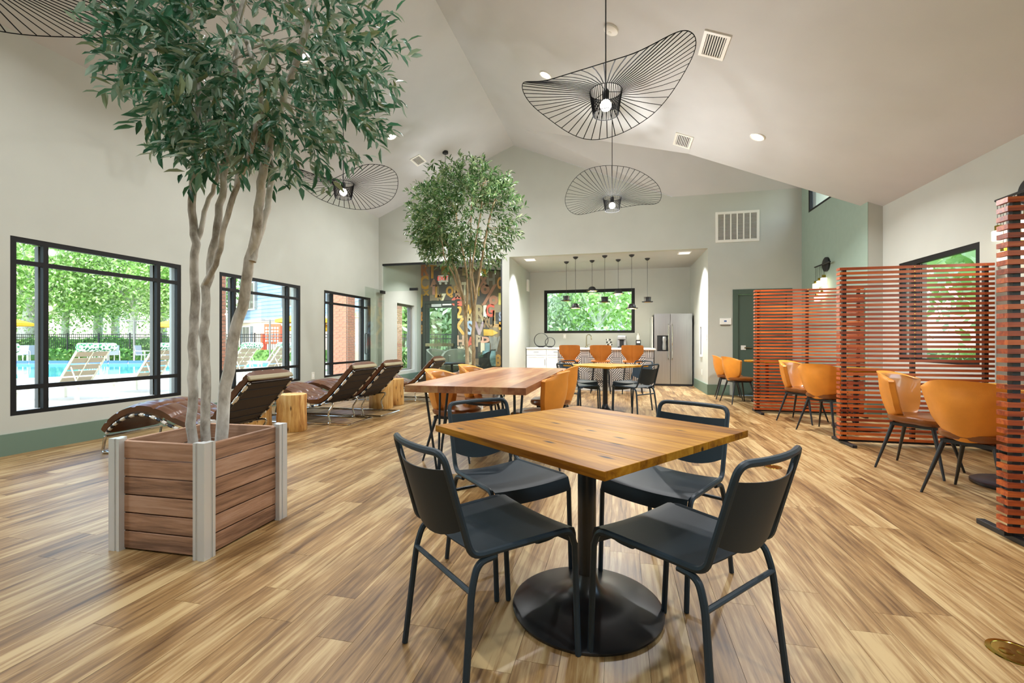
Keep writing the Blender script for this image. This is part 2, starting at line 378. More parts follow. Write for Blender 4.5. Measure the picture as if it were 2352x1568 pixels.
# right wall, dormer, green accent wall
WR = [(3.36, 4.78), (5.794, 7.211)]; RZ0, RZ1 = .84, 2.155
mb = MB(); wall_holes(mb, 0, XR, XR + .2, YF, 7.6, -.1, zr(XR) + .02, [(a, b, RZ0, RZ1) for a, b in WR] + [(.9, 2.32, RZ0, RZ1)])
struct('wall_right', mb, 'wall', label='cream side wall behind the slatted booths')
PK = (-1.854, 8.92, 5.365); VY0, VY1, VX, VZ = 7.8, YB, 1.08, 4.142
HWY0, HWY1, HWZ0, HWZ1 = 8.12, 9.72, 3.555, 4.35
def green_poly(mb, a, b):
    wall_holes(mb, 0, a, b, 7.6, YB, -.1, VZ, [(HWY0, HWY1, HWZ0, VZ)])
    g = (PK[2] - VZ) / (PK[1] - VY0)
    mb.prism([(VY0, VZ), (HWY0, VZ), (HWY0, VZ + g * (HWY0 - VY0))], 0, a, b); mb.prism([(HWY1, VZ), (VY1, VZ), (HWY1, VZ + g * (VY1 - HWY1))], 0, a, b)
    mb.prism([(HWY0, HWZ1 + .13), (HWY1, HWZ1 + .02), (PK[1], PK[2])], 0, a, b)
mb = MB(); green_poly(mb, 3.516, 3.90); struct('wall_right_return', mb, 'wall')
mb = MB(); green_poly(mb, 3.51, 3.515); struct('wall_green', mb, 'green_wall', label='sage green accent wall under the dormer')
mb = MB(); mb.prism([(XL, 0), (XR, 0), (XR, zr(XR)), (XRG, ZRG), (XL, zl(XL))], 1, YF - .15, YF); struct('wall_front', mb, 'wall')
# ceiling
t = .12
mb = MB()
def slab(pts):
    n = len(pts); mb.add([p for p in pts] + [(p[0], p[1], p[2] + t) for p in pts], [tuple(range(n)), tuple(range(2 * n - 1, n - 1, -1))] + [(i, (i + 1) % n, n + (i + 1) % n, n + i) for i in range(n)])
slab([(XL - .2, YF, zl(XL - .2)), (XRG, YF, ZRG), (XRG, YB + T, ZRG), (XL - .2, YB + T, zl(XL - .2))])
struct('ceiling_left', mb, 'ceiling', label='left slope of the vaulted ceiling')
mb = MB(); P = lambda x, y: (x, y, zr(x))
slab([P(XRG, YF), P(XR + .2, YF), P(XR + .2, VY0), P(VX, VY0), P(XRG, VY0)])
slab([P(XRG, VY0), P(VX, VY0), PK, P(XRG, PK[1])])
slab([P(XRG, PK[1]), PK, P(VX, VY1), P(XRG, VY1)])
struct('ceiling_right', mb, 'ceiling', label='right slope of the vaulted ceiling')
mb = MB()
slab([PK, (VX, VY0, VZ), (3.55, VY0, VZ), (3.55, PK[1], PK[2])]); slab([PK, (3.55, PK[1], PK[2]), (3.55, VY1, VZ), (VX, VY1, VZ)])
struct('ceiling_dormer', mb, 'ceiling', label='small cross gable over the green wall')
mb = MB(); mb.prism([(VX + .35, zr(VX + .35) + .11), (3.55, zr(3.55) + .11), (3.55, VZ)], 1, VY0 - .06, VY0 - .001); struct('wall_dormer_side', mb, 'wall')

# baseboards
def bb(name, a, b): struct(name, MB().box(a, b), 'green_base')
bb('baseboard_left', (XL, YF, 0), (XL + .018, YB, .207)); bb('baseboard_left_glass_room', (XL, YB + T, 0), (XL + .018, YK, .207))
bb('baseboard_back', (AX1 - .018, YB - .018, 0), (DX0 - .06, YB, .212)); bb('baseboard_alcove', (AX1 - .018, YB, 0), (AX1, 11.75, .212)); bb('baseboard_alcove_left', (AX0, YB, 0), (AX0 + .018, 11.88, .212))
bb('baseboard_right', (XR - .018, YF, 0), (XR, 7.582, .212)); bb('baseboard_green', (3.492, 7.6, 0), (3.51, YB - .018, .212))
bb('baseboard_return', (3.492, 7.582, 0), (XR - .018, 7.6, .212)); bb('baseboard_back_right', (DX1 + .06, YB - .018, 0), (3.492, YB, .212)); bb('baseboard_pier', (GX1 + .02, YB - .018, 0), (AX0 + .018, YB, .212))

# ------------------------------------------------------------------ windows
def window(name, ax, a, s0, s1, z0, z1, vs, hs, inward, label, fr=.05, depth=.11, fm='frame_black', grey=True):
    """frame on wall face a, ax as above, inward = sign towards room; vs/hs mullion positions"""
    o = thing(name, label, None); o['kind'] = 'structure'; 
    def bx(mb, p, q, l, h, d0, d1):
        lo, hi = sorted((a - inward * d0, a - inward * d1))
        mb.box((lo, p, l), (hi, q, h)) if ax == 0 else mb.box((p, lo, l), (q, hi, h))
    mb = MB()
    for d0, d1, k, mi in ((.0, .045, fr, 0),) + (((.06, depth, fr * .8, 1),) if grey else ()):
        mb.cur = mi
        bx(mb, s0, s0 + k, z0, z1, d0, d1); bx(mb, s1 - k, s1, z0, z1, d0, d1); bx(mb, s0 + k, s1 - k, z0, z0 + k * .8, d0, d1); bx(mb, s0 + k, s1 - k, z1 - k, z1, d0, d1)
    mb.build('window_frame', [fm, 'frame_grey'], o)
    for v in vs:
        mb = MB(); bx(mb, v - .022, v + .022, z0 + .04, z1 - fr, 0, .045)
        if grey: mb.cur = 1; bx(mb, v - .03, v + .03, z0 + .04, z1 - fr, .06, depth)
        mb.build('mullion', [fm, 'frame_grey'], o)
    S2 = [s0 + fr] + [q for v in vs for q in (v - .022, v + .022)] + [s1 - fr]; Z2 = [z0 + .04] + [q for h in hs for q in (h - .022, h + .022)] + [z1 - fr]
    for h in hs:
        for i in range(0, len(S2), 2):
            mb = MB(); bx(mb, S2[i], S2[i + 1], h - .022, h + .022, 0, .045); mb.build('glazing_bar', fm, o)
    for i in range(0, len(S2), 2):
        for j in range(0, len(Z2), 2):
            mb = MB(); bx(mb, S2[i] - .004, S2[i + 1] + .004, Z2[j] - .004, Z2[j + 1] + .004, .047, .053); mb.build('pane', 'glass', o)
    # painted jamb return outside of the frame
    return o
for i, (a, b) in enumerate(WL):
    window('window_%d' % (i + 1), 0, XL - .005, a, b, WZ0, WZ1, [a + .285, b - .30], [.645, 1.885], 1,
           ['black framed window with nine panes looking at the pool, nearest the camera', 'black framed nine pane window behind the middle stump tables', 'black framed nine pane window beside the open glass door'][i])
for i, (a, b) in enumerate(WLX): window('window_%d' % (i + 8), 0, XL - .005, a, b, WZ0, WZ1, [a + .285, b - .30], [.645, 1.885], 1, 'unseen black framed window added to the pool side row for daylight')  # unseen windows, added to let in more daylight
window('window_4', 0, XL - .10, 11.0, 12.05, .30, 2.13, [], [], 1, 'tall narrow window in the glass room beside the letter mural', fr=.055, fm='frame_grey')
window('window_5', 1, YK - .004, KX0, KX1, KZ0, KZ1, [], [], -1, 'wide black framed window above the kitchen counter', fr=.085, depth=.12)
for i, (a, b) in enumerate(WR + [(.9, 2.32)]): window('window_%d' % (6 + i if i < 2 else 10), 0, XR + .004, a, b, RZ0, RZ1, [b - .34] if i == 1 else [], [], -1, ['unseen black framed window added in the near booth for daylight', 'black framed window behind the slatted booths', 'unseen black framed window added to the right wall for daylight'][i], fr=.06)  # only the one behind the booths is seen; the others are added for daylight
window('window_11', 0, 3.514, HWY0, HWY1, HWZ0, HWZ1, [], [], -1, 'small high window in the green dormer wall', fr=.05)

# ------------------------------------------------------------------ doors
def green_door():
    o = thing('door_1', 'dark green panel door with matching frame beside the far slatted booth', None, (0, YB, 0)); o['kind'] = 'structure'
    mb = MB(); mb.box((DX0, -.02, 0), (DX0 + .10, .10, DZ)); mb.box((DX1 - .10, -.02, 0), (DX1, .10, DZ)); mb.box((DX0 + .10, -.02, DZ - .10), (DX1 - .10, .10, DZ)); mb.build('door_frame', 'green_door', o, bevel=.004)
    d = MB().box((DX0 + .106, .03, .008), (DX1 - .106, .075, DZ - .106)).build('door_leaf', 'green_door', o, bevel=.003)
    MB().box((DX0 + .16, .012, .93), (DX0 + .25, .03, 1.02)).build('lock_plate', 'plastic', d); MB().tube([(DX0 + .22, .0, .975), (DX0 + .36, .0, .975)], .011, 8).build('lever', 'nickel', d)
green_door()
def exit_door():
    o = thing('door_2', 'dark framed glazed exit door set in the letter mural', None, (0, YK, 0)); o['kind'] = 'structure'
    mb = MB(); k = .05; mb.box((GD0 - k, -.03, 0), (GD0 + .03, .1, GDZ + k)); mb.box((GD1 - .03, -.03, 0), (GD1 + k, .1, GDZ + k)); mb.box((GD0 + .03, -.03, GDZ - .03), (GD1 - .03, .1, GDZ + k)); mb.build('door_frame', 'door_dark', o)
    a, b = GD0 + .032, GD1 - .032
    l = MB(); l.box((a, .0, .02), (a + .12, .05, GDZ - .035)); l.box((b - .10, .0, .02), (b, .05, GDZ - .035)); l.box((a + .12, .0, .02), (b - .10, .05, .25)); l.box((a + .12, 0, GDZ - .16), (b - .10, .05, GDZ - .035))
    l.box((a + .12, 0.0, .97), (b - .10, .05, 1.03)); lo = l.build('door_leaf', 'door_dark', o)
    MB().box((a + .12, .02, .25), (b - .10, .026, GDZ - .16)).build('pane', 'glass', lo)
    MB().box((a + .02, -.06, .955), (b - .02, -.015, 1.045)).build('push_bar', 'nickel', lo); MB().box((a + .22, -.07, GDZ - .13), (a + .52, -.002, GDZ - .05)).build('door_closer', 'aluminium', lo); MB().box((b - .38, -.02, GDZ - .09), (b - .1, -.002, GDZ - .045)).build('sign_plate', 'white', lo)
exit_door()

# ------------------------------------------------------------------ glass partition
def partition():
    o = thing('glass_partition', 'frameless glass partition with black header closing off the mural room', 'partition', (0, YB, 0))
    MB().box((GX0, .02, GZ - .045), (GX1, .10, GZ)).build('header', 'black', o); MB().box((GX1 - .035, .02, 0), (GX1, .10, GZ - .045)).build('side_post', 'black', o)
    xm = ony(955, 655, YB)[0]; dz = 2.33
    MB().box((GX0 + .002, .055, dz), (xm, .067, GZ - .045)).build('transom_pane', 'glass_partition', o)
    MB().box((xm + .004, .055, .0), (xm + 1.15, .067, GZ - .045)).build('pane', 'glass_partition', o); MB().box((xm + 1.154, .055, .0), (GX1 - .035, .067, GZ - .045)).build('pane', 'glass_partition', o)
    MB().box((xm - .18, .03, dz + .005), (xm + .02, .09, dz + .065)).build('patch_fitting', 'black', o)
    # open leaf swung towards the room along the left wall
    d = thing('glass_door', 'open frameless glass door leaf with long pull handle beside the third window', 'door', (GX0 + .06, YB - .01, 0), math.radians(-86))
    MB().box((.0, -.006, .012), (.95, .006, dz)).build('pane', 'glass_partition', d)
    for s in (-1, 1): MB().tube(fillet([(.86, s * .008, .82), (.86, s * .05, .82), (.86, s * .05, 1.28), (.86, s * .008, 1.28)], .03), .011, 8).build('pull_handle', 'black_satin', d)
    mb = MB(); mb.box((-.02, -.03, dz - .07), (.16, .03, dz + .0)); mb.build('hinge', 'black', d); MB().box((-.02, -.03, .012), (.16, .03, .08)).build('hinge', 'black', d)
partition()

# ================================================================== FURNITURE
# ---- slate metal chair: local +x is the direction the sitter faces
def metal_chair(label, group):
    o = thing('metal_chair', label, 'chair', group=group); r = .0112
    def ux(z): return -.20 - (z - .45) * .30          # upright line
    side = []
    top = [(ux(.775) - .012, .175, .775)]
    pl = [(.195, .212, .395), (.175, .211, .452), (-.205, .185, .452), (ux(.775), .178, .775)]
    arc = [(ux(.775) - .030 * (1 - (y / .178) ** 2), y, .775) for y in np.linspace(.10, -.10, 7)]
    pr = [(x, -y, z) for x, y, z in reversed(pl)]
    path = fillet([pl[0], pl[1], pl[2], pl[3], arc[0]], [.035, .04, .05], 6)[:-1] + [Vector(a) for a in arc] + list(reversed([Vector((p.x, -p.y, p.z)) for p in fillet([pl[0], pl[1], pl[2], pl[3], arc[0]], [.035, .04, .05], 6)[:-1]]))
    MB().tube(path, r, 8).build('frame', 'slate', o, True)
    for s in (1, -1):
        MB().tube([(.196, s * .212, .40), (.205, s * .211, .2), (.215, s * .210, .003)], r, 8).build('leg', 'slate', o, True)
        MB().tube(fillet([(-.12, s * .188, .436), (-.185, s * .189, .432), (-.21, s * .194, .36), (-.248, s * .213, .003)], [.03, .05], 6), r, 8).build('leg', 'slate', o, True)
    MB().tube([(-.212, -.196, .352), (-.212, .196, .352)], .0085, 8).build('stretcher', 'slate', o, True)
    def seat(dz):
        def f(u, v):
            s = (u - .5) * 2; x = -.185 + .375 * min(v / .82, 1.0); z = .458 - .010 * (1 - s * s)
            if v > .82:
                k = (v - .82) / .18; x = .19 + .018 * math.sin(k * PI / 2); z -= .058 * k * k + .004 * k
            y = s * (.178 + (.208 - .178) * min(v / .82, 1)); return (x, y, z + dz)
        return f
    MB().shell(seat(.0), seat(-.004), 9, 16).build('seat', 'slate_sheet', o, True)
    def back(dx):
        def f(u, v):
            s = (u - .5) * 2; zb = .535 - .05 * (1 - s * s); zt = .712 + .012 * s * s; z = zb + (zt - zb) * v
            return (ux(z) - .042 * (1 - s * s) + dx, s * .174, z)
        return f
    MB().shell(back(.003), back(-.001), 11, 8).build('backrest', 'slate_sheet', o, True)
    for s in (1, -1):
        MB().tube(fillet([(.15, s * .195, .447), (.12, s * .17, .42), (.06, s * .17, .42), (.03, s * .19, .447)], .015, 3), .0045, 6).build('seat_bracket', 'slate', o, True)
    return o
deg = math.radians
CH1 = metal_chair('dark slate metal chair at the front left of the nearest square table', 'slate chairs at the front square table')
CH1.location = (-.44, 1.57, 0); CH1.rotation_euler.z = deg(49.5)
dup(CH1, (.20, 1.63, 0), deg(139), 'dark slate metal chair at the front right of the nearest square table')
dup(CH1, (-.525, 2.15, 0), deg(-42), 'dark slate metal chair tucked in at the back left of the nearest square table')
dup(CH1, (.205, 2.245, 0), deg(-123), 'dark slate metal chair tucked in at the back right of the nearest square table')

def square_table(label, loc, rz, base_r=.308):
    o = thing('square_table', label, 'table', loc, rz, 'square pedestal tables'); H = .742; h = .455
    ws = [.13, .20, .10, .17, .14, .17]; tot = sum(ws); y = -h
    top = MB().box((-h + .002, -h + .002, H - .024), (h - .002, h - .002, H - .008)).build('tabletop', 'table_wood', o)
    for wd in ws:
        wd = wd / tot * 2 * h; MB().box((-h, y + .0004, H - .027), (h, y + wd - .0004, H)).build('board', 'table_wood', top, bevel=.0015); y += wd
    MB().box((-.16, -.16, H - .037), (.16, .16, H - .027)).build('top_plate', 'black', o)
    MB().lathe([(.038, .05), (.038, H - .037)], 24).build('column', 'black_satin', o, True)
    R = base_r; MB().lathe([(R - .004, .0), (R, .006), (R, .012), (R - .012, .018), (R * .55, .034), (R * .28, .055), (.055, .088), (.044, .12), (.0385, .14)], 56).build('base', 'black_satin', o, True)
    return o
square_table('square wooden pedestal table with knotty honey boards, nearest the camera', (-.132, 1.905, 0), deg(143.2))
T2 = (-.215, 7.12)
square_table('square wooden pedestal table in front of the kitchen bar stools', (T2[0], T2[1], 0), deg(140))
for dx, dy, a, lb in ((-.36, -.34, 47, 'dark metal chair at the near left of the square table by the kitchen'), (.42, -.30, 138, 'dark metal chair at the near right of the square table by the kitchen'),
                      (-.42, .33, -42, 'dark metal chair on the kitchen side, left of the far square table'), (.40, .40, -133, 'dark metal chair on the kitchen side, right of the far square table')):
    c = dup(CH1, (T2[0] + dx, T2[1] + dy, 0), deg(a), lb); c['group'] = 'slate chairs at the far square table'

# ---- orange leather shell chair
def shell_fn(off, seam):
    def f(u, v):
        s = (u - .5) * 2; hw = .165 + .125 * min(1, v / .88) ** .75
        if v > .84: hw *= (1 - ((v - .84) / .16) ** 2.0 * .12)
        a = abs(s); z = .405 + .43 * v
        if v > .8: z -= .05 * a ** 3 * ((v - .8) / .2)
        if v < .35: z += .07 * a ** 2.2 * (1 - v / .35)
        x = -.185 - .085 * v - .03 * math.sin(v * PI) + (.16 * a ** 2.0) * (.55 + .45 * math.sin(min(v, .6) / .6 * PI / 2)) - (.02 if v > .9 else 0) * (v - .9) * 10
        g = seam * math.exp(-(s / .07) ** 2); hw2 = hw - off * .5
        return (x + off + g, s * hw2, z - (off * .5 if v > .95 else 0))
    return f
def shell_chair(label, group):
    o = thing('shell_chair', label, 'chair', group=group)
    MB().shell(shell_fn(.0, .0), shell_fn(.034, .0), 21, 15).build('back_shell', 'leather_orange', o, True)
    MB().shell(shell_fn(.0345, .0), shell_fn(.042, .0), 17, 13).build('inner_pad', 'leather_pad', o, True)
    def pad(n=28):
        mb = MB(); prof = [(.80, .405), (.95, .42), (1.0, .44), (.985, .462), (.90, .474), (.5, .468), (.02, .464)]
        vs = []
        for k, z in prof:
            for j in range(n):
                a = 2 * PI * j / n; c, s = math.cos(a), math.sin(a); q = (abs(c) ** 2.6 + abs(s) ** 2.6) ** (-1 / 2.6)
                vs.append((.025 + .225 * k * q * c, .225 * k * q * s * (1.0 if c > 0 else .92), z - .012 * max(0, c) * k))
        m = len(prof); mb.add(vs, [(i * n + j, i * n + (j + 1) % n, (i + 1) * n + (j + 1) % n, (i + 1) * n + j) for i in range(m - 1) for j in range(n)] + [tuple(range(n - 1, -1, -1)), tuple((m - 1) * n + j for j in range(n))]); return mb
    pad().build('seat', 'leather_seat', o, True)
    mb = MB(); mb.box((-.15, -.15, .378), (.16, -.125, .404)); mb.box((-.15, .125, .378), (.16, .15, .404)); mb.box((-.15, -.125, .378), (-.125, .125, .404)); mb.box((.135, -.125, .378), (.16, .125, .404)); mb.build('seat_frame', 'black', o)
    for sx, sy in ((1, 1), (1, -1), (-1, 1), (-1, -1)):
        MB().tube([(sx * .135, sy * .135, .385), (sx * .228, sy * .225, .0)], [.0165, .0085], 10).build('leg', 'black_satin', o, True)
    return o
SC = shell_chair('orange leather shell chair seen from behind beside the nearest slatted screen', 'orange shell chairs in the booths')
SC.location = (2.46, 3.86, 0); SC.rotation_euler.z = deg(36)
dup(SC, (2.495, 4.58, 0), deg(-46), 'orange leather shell chair with pale sheen inside, in front of the middle screen')
dup(SC, (2.47, 6.30, 0), deg(38), 'orange leather shell chair seen from behind just left of the middle screen')
dup(SC, (2.45, 7.0, 0), deg(-44), 'orange leather shell chair with pale sheen in front of the far slatted screen')
dup(SC, (2.07, 8.82, 0), deg(14), 'orange leather shell chair beside the green door, nearer of the two')
dup(SC, (2.04, 9.45, 0), deg(-8), 'orange leather shell chair half hidden beside the green door, farther of the two')
for x, y, a, lb in ((-.72, 4.06, 180, 'orange leather shell chair on the right of the long table, nearer one'), (-.72, 5.02, 180, 'orange leather shell chair on the right of the long table, farther one'),
                    (-1.54, 4.10, 0, 'orange leather shell chair on the left of the long table, nearer one'), (-1.54, 5.02, 0, 'orange leather shell chair on the left of the long table, farther one')):
    c = dup(SC, (x, y, 0), deg(a), lb); c['group'] = 'orange shell chairs at the long table'

# ---- long table
o = thing('long_table', 'long thick wooden table with black rod legs between the shell chairs', 'table', (-1.13, 4.44, 0))
LT = .765; hx, hy = .475, 1.25; nb = 7
top = MB().box((-hx + .002, -hy + .002, LT - .045), (hx - .002, hy - .002, LT - .012)).build('tabletop', 'table_red', o)
for i in range(nb): MB().box((-hx + i * 2 * hx / nb + .0003, -hy, LT - .052), (-hx + (i + 1) * 2 * hx / nb - .0003, hy, LT)).build('board', 'table_red', top)
for sx in (-1, 1):
    for sy in (-1, 1):
        mb = MB(); p = Vector((sx * .33, sy * .95, .0)); mb.tube([(sx * .36, sy * 1.12, LT - .055), p], .010, 8); mb.tube([(sx * .36, sy * .82, LT - .055), p + Vector((0, -sy * .02, 0))], .010, 8); mb.tube([(sx * .22, sy * 1.0, LT - .055), p + Vector((-sx * .012, 0, 0))], .010, 8)
        mb.box((min(sx * .20, sx * .38), min(sy * .80, sy * 1.14), LT - .058), (max(sx * .20, sx * .38), max(sy * .80, sy * 1.14), LT - .052)); mb.build('leg', 'slate', o, True)

# ---- bar stools
def bar_stool(label):
    o = thing('bar_stool', label, 'bar stool', group='orange bar stools at the kitchen island')
    def bk(off, seam):
        def f(u, v):
            s = (u - .5) * 2; hw = .115 + .11 * min(1, max(0, (v - .16) / .38)) ** 1.0
            if v > .88: hw -= .016 * ((v - .88) / .12) ** 2
            a = abs(s); x = -.17 - .05 * v + .05 * a * a + off + seam * math.exp(-(s / .06) ** 2)
            return (x, s * (hw - off * .3), .66 + .365 * v - (.008 * a ** 6 * max(0, (v - .85) / .15)))
        return f
    MB().shell(bk(0, .012), bk(.03, 0), 17, 17).build('backrest', 'leather_stool', o, True)
    MB().shell(lambda u, v: (-.17 + .37 * v, (u - .5) * .40 * (1 - .12 * v), .705 - .02 * (2 * v - 1) ** 4), lambda u, v: (-.17 + .37 * v, (u - .5) * .38 * (1 - .12 * v), .655 + .01 * (2 * u - 1) ** 2), 9, 9).build('seat', 'leather_stool', o, True)
    for sx in (1, -1):
        for sy in (1, -1): MB().tube([(sx * .13 + .01, sy * .14, .66), (sx * .20, sy * .205, .0)], [.014, .010], 8).build('leg', 'black', o, True)
    mb = MB(); c = [(.178, .182), (.178, -.182), (-.170, -.182), (-.170, .182)]; mb.tube([(x, y, .24) for x, y in c], .008, 6, closed=True); mb.build('foot_ring', 'black', o)
    return o
for i, u in enumerate((1310, 1380, 1452)):
    p = ony(u, 800, 9.92)
    lb = ['orange leather bar stool at the left of the kitchen island', 'orange leather bar stool at the middle of the kitchen island', 'orange leather bar stool at the right of the kitchen island, by the fridge'][i]
    if i == 0: BS = bar_stool(lb); BS.location = (p[0], 9.92, 0); BS.rotation_euler.z = PI / 2
    else: dup(BS, (p[0], 9.92, 0), PI / 2, lb)

# ---- slatted room dividers
def slat_mesh(L):
    mb = MB(); h2 = .0138
    mb.box((0, -.0, -h2), (L, .022, h2)); mb.box((0, .0225, -h2), (.020, .078, h2)); mb.cur = 1
    for x in (.075, L * .5, L - .075): mb.cbox((x, -.0005, 0), (.007, .002, .007))
    return mb.mesh('slat', ['slat_wood', 'brass'])
def screen(label, x0, y, L, n=38):
    o = thing('slatted_screen', label, 'room divider', (x0, y, 0), 0, 'slatted wooden room dividers')
    me = slat_mesh(L); pitch = (1.885 - .07) / (n - 1)
    for i in range(n): put('slat', me, o, loc=(0, 0, .065 + i * pitch))
    for x in (.055, L * .5, L - .055): MB().box((x - .018, .0225, .03), (x + .018, .058, 1.87)).build('post', 'black', o)
    MB().box((.0, .024, .025), (L, .056, .048)).build('bottom_rail', 'black', o)
    for x in (.055, L - .055): MB().box((x - .022, -.20, .0), (x + .022, .28, .03)).build('foot', 'black', o, bevel=.003)
    return o
screen('slatted dark red wood screen at the right edge, nearest the camera', 2.072, 3.045, 1.5)
screen('slatted dark red wood screen in the middle, behind the pair of shell chairs', 2.305, 5.555, 1.37)
screen('slatted dark red wood screen farthest away, in front of the green door', 2.03, 7.66, 1.46)
# booth tables
def booth_table(label, x, y):
    o = thing('booth_table', label, 'table', (x, y, 0), 0, 'round black pedestal booth tables')
    MB().lathe([(.255, 0), (.26, .006), (.26, .022), (.245, .03), (.05, .036), (.03, .06)], 40).build('base', 'black_satin', o, True); MB().lathe([(.03, .05), (.03, .73)], 16).build('column', 'black', o, True)
    MB().lathe([(.36, .725), (.375, .73), (.375, .75), (.37, .755)], 48).build('tabletop', 'table_wood', o, True)
booth_table('round booth table with black disc base behind the nearest screen', 2.93, 4.22)
booth_table('round booth table half hidden behind the middle screen', 2.93, 6.62)
booth_table('round booth table hidden beyond the far screen', 2.62, 9.12)

# ---- leather chaise longues: local +x from foot end to head end
PR = [(0, .235), (.05, .30), (.15, .38), (.30, .45), (.48, .485), (.68, .455), (.86, .385), (1.02, .335), (1.14, .335), (1.24, .38), (1.36, .49), (1.50, .64), (1.62, .77), (1.66, .80)]
def chaise(label):
    o = thing('chaise_longue', label, 'chaise longue', group='brown leather chaise longues facing the windows')
    C2 = spline([(x, 0, z) for x, z in PR], 8); N = len(C2)
    def nrm(i):
        a, b = C2[max(0, i - 1)], C2[min(N - 1, i + 1)]; d = (b - a).normalized(); return Vector((-d.z, 0, d.x))
    W = .29
    def top(u, v):
        i = min(N - 1, int(round(v * (N - 1)))); s = (u - .5) * 2; p = C2[i] + nrm(i) * (.032 - .034 * abs(s) ** 5 - .010 * (abs(math.sin(v * PI * 11)) < .25) - .008 * (abs(math.sin((u + .125) * PI * 4)) < .2)); return (p.x, s * W, p.z)
    def bot(u, v):
        i = min(N - 1, int(round(v * (N - 1)))); s = (u - .5) * 2; p = C2[i] - nrm(i) * (.075 - .02 * abs(s) ** 6); return (p.x, s * W * .985, p.z)
    MB().shell(top, bot, 33, N).build('cushion', 'leather_brown', o, True)
    b0 = int(N * .62)
    sl = MB(); 
    def cv(d):
        def f(u, v):
            i = min(N - 1, b0 + int(round(v * (N - 1 - b0)))); p = C2[i] - nrm(i) * d; return (p.x, (u - .5) * 2 * (W - .012), p.z)
        return f
    sl.shell(cv(.084), cv(.092), 3, N - b0); sl.build('back_canvas', 'canvas', o)
    for k in range(6):
        i = b0 + 6 + int(k * (N - b0 - 8) / 6); p = C2[i] - nrm(i) * .0925; MB().cbox(p, (.012, 2 * W - .03, .004), ry=-math.atan2(nrm(i).x, nrm(i).z) + 0).build('canvas_seam', 'black', o)
    i = N - 1; p = C2[i] - nrm(i) * .045; MB().cbox(C2[i] - nrm(i) * .045, (.025, 2 * W + .01, .05), ry=math.atan2(nrm(i).x, nrm(i).z)).build('head_trim', 'trim_beige', o, bevel=.01)
    rail = [C2[i] - nrm(i) * .088 for i in range(2, N - 1, 3)]
    for s in (-1, 1):
        MB().tube([(q.x, s * (W + .004), q.z) for q in rail], .012, 8).build('side_rail', 'chrome', o, True)
        mb = MB(); 
        for k in range(0, len(rail) - 1):
            a, b = rail[k], rail[k + 1]; mb.cur = k % 2; m0 = a.lerp(b, .12); m1 = a.lerp(b, .72)
            mb.tube([(m0.x, s * (W + .004), m0.z), (m1.x, s * (W + .004), m1.z)], .0165, 8)
        mb.build('strap_row', ['strap', 'black'], o)
        MB().tube(fillet([(1.10, s * W, .248), (1.42, s * W, .30), (1.30, s * (W), .15), (1.36, s * W, .013), (.42, s * W, .013), (.02, s * W, .013), (.06, s * W, .17)], [.10, .13, .10, .05, .04], 7), .0125, 8).build('base_tube', 'chrome', o, True)
    MB().tube([(1.62, -W, .013), (1.62, W, .013)], .0125, 8).build('cross_tube', 'chrome', o, True)
    for s in (-1, 1): MB().tube([(1.33, s * W, .013), (1.62, s * W, .013)], .0125, 8).build('base_extension', 'chrome', o, True)
    MB().tube([(.03, -W, .013), (.03, W, .013)], .0125, 8).build('cross_tube', 'chrome', o, True)
    for x, z in ((.06, .17),): MB().tube([(x, -W, z), (x, W, z)], .0125, 8).build('cross_tube', 'chrome', o, True)
    return o
CL = chaise('tufted brown leather chaise longue behind the planter, nearest the camera'); CL.location = (-4.98, 3.69, 0); CL.rotation_euler.z = deg(2)
dup(CL, (-5.06, 5.52, 0), deg(1), 'tufted brown leather chaise longue between the two stump tables, left of the middle pair')
dup(CL, (-5.0, 6.22, 0), deg(1), 'tufted brown leather chaise longue at the right of the middle pair')
dup(CL, (-4.96, 7.85, 0), deg(3), 'tufted brown leather chaise longue farthest away, by the glass partition')

# ---- tree stump tables
def stump(label, x, y, r, seed, h=.45):
    q = random.Random(seed); n = 30; ph = [q.random() * 6.28 for _ in range(4)]
    prof = [(.96, .0), (1.0, .01), (.97, .15), (.95, .30), (.985, h - .012), (.96, h)]; vs = []
    for k, z in prof:
        for j in range(n):
            a = 2 * PI * j / n; rr = r * k * (1 + .05 * math.sin(2 * a + ph[0]) + .04 * math.sin(3 * a + ph[1]) + .025 * math.sin(7 * a + ph[2] + z * 2)); vs.append((rr * math.cos(a), rr * math.sin(a), z))
    m = len(prof); mb = MB(); mb.add(vs, [(i * n + j, i * n + (j + 1) % n, (i + 1) * n + (j + 1) % n, (i + 1) * n + j) for i in range(m - 1) for j in range(n)] + [tuple(range(n - 1, -1, -1)), tuple((m - 1) * n + j for j in range(n))])
    o = mb.build('stump_table', 'stump_wood', None, True); o.location = (x, y, 0); o.rotation_euler.z = q.random() * 6
    tag(o, label, 'side table', 'tree stump side tables')
stump('pale tree stump side table with dark cracks, beside the planter', -3.95, 4.83, .172, 1); stump('tree stump side table partly hidden behind the nearest chaise longue', -4.33, 4.66, .19, 2)
stump('tree stump side table under the middle pair of chaise longues', -3.83, 6.78, .185, 3); stump('orange toned tree stump side table left of the farthest chaise longue', -3.84, 7.22, .165, 4)

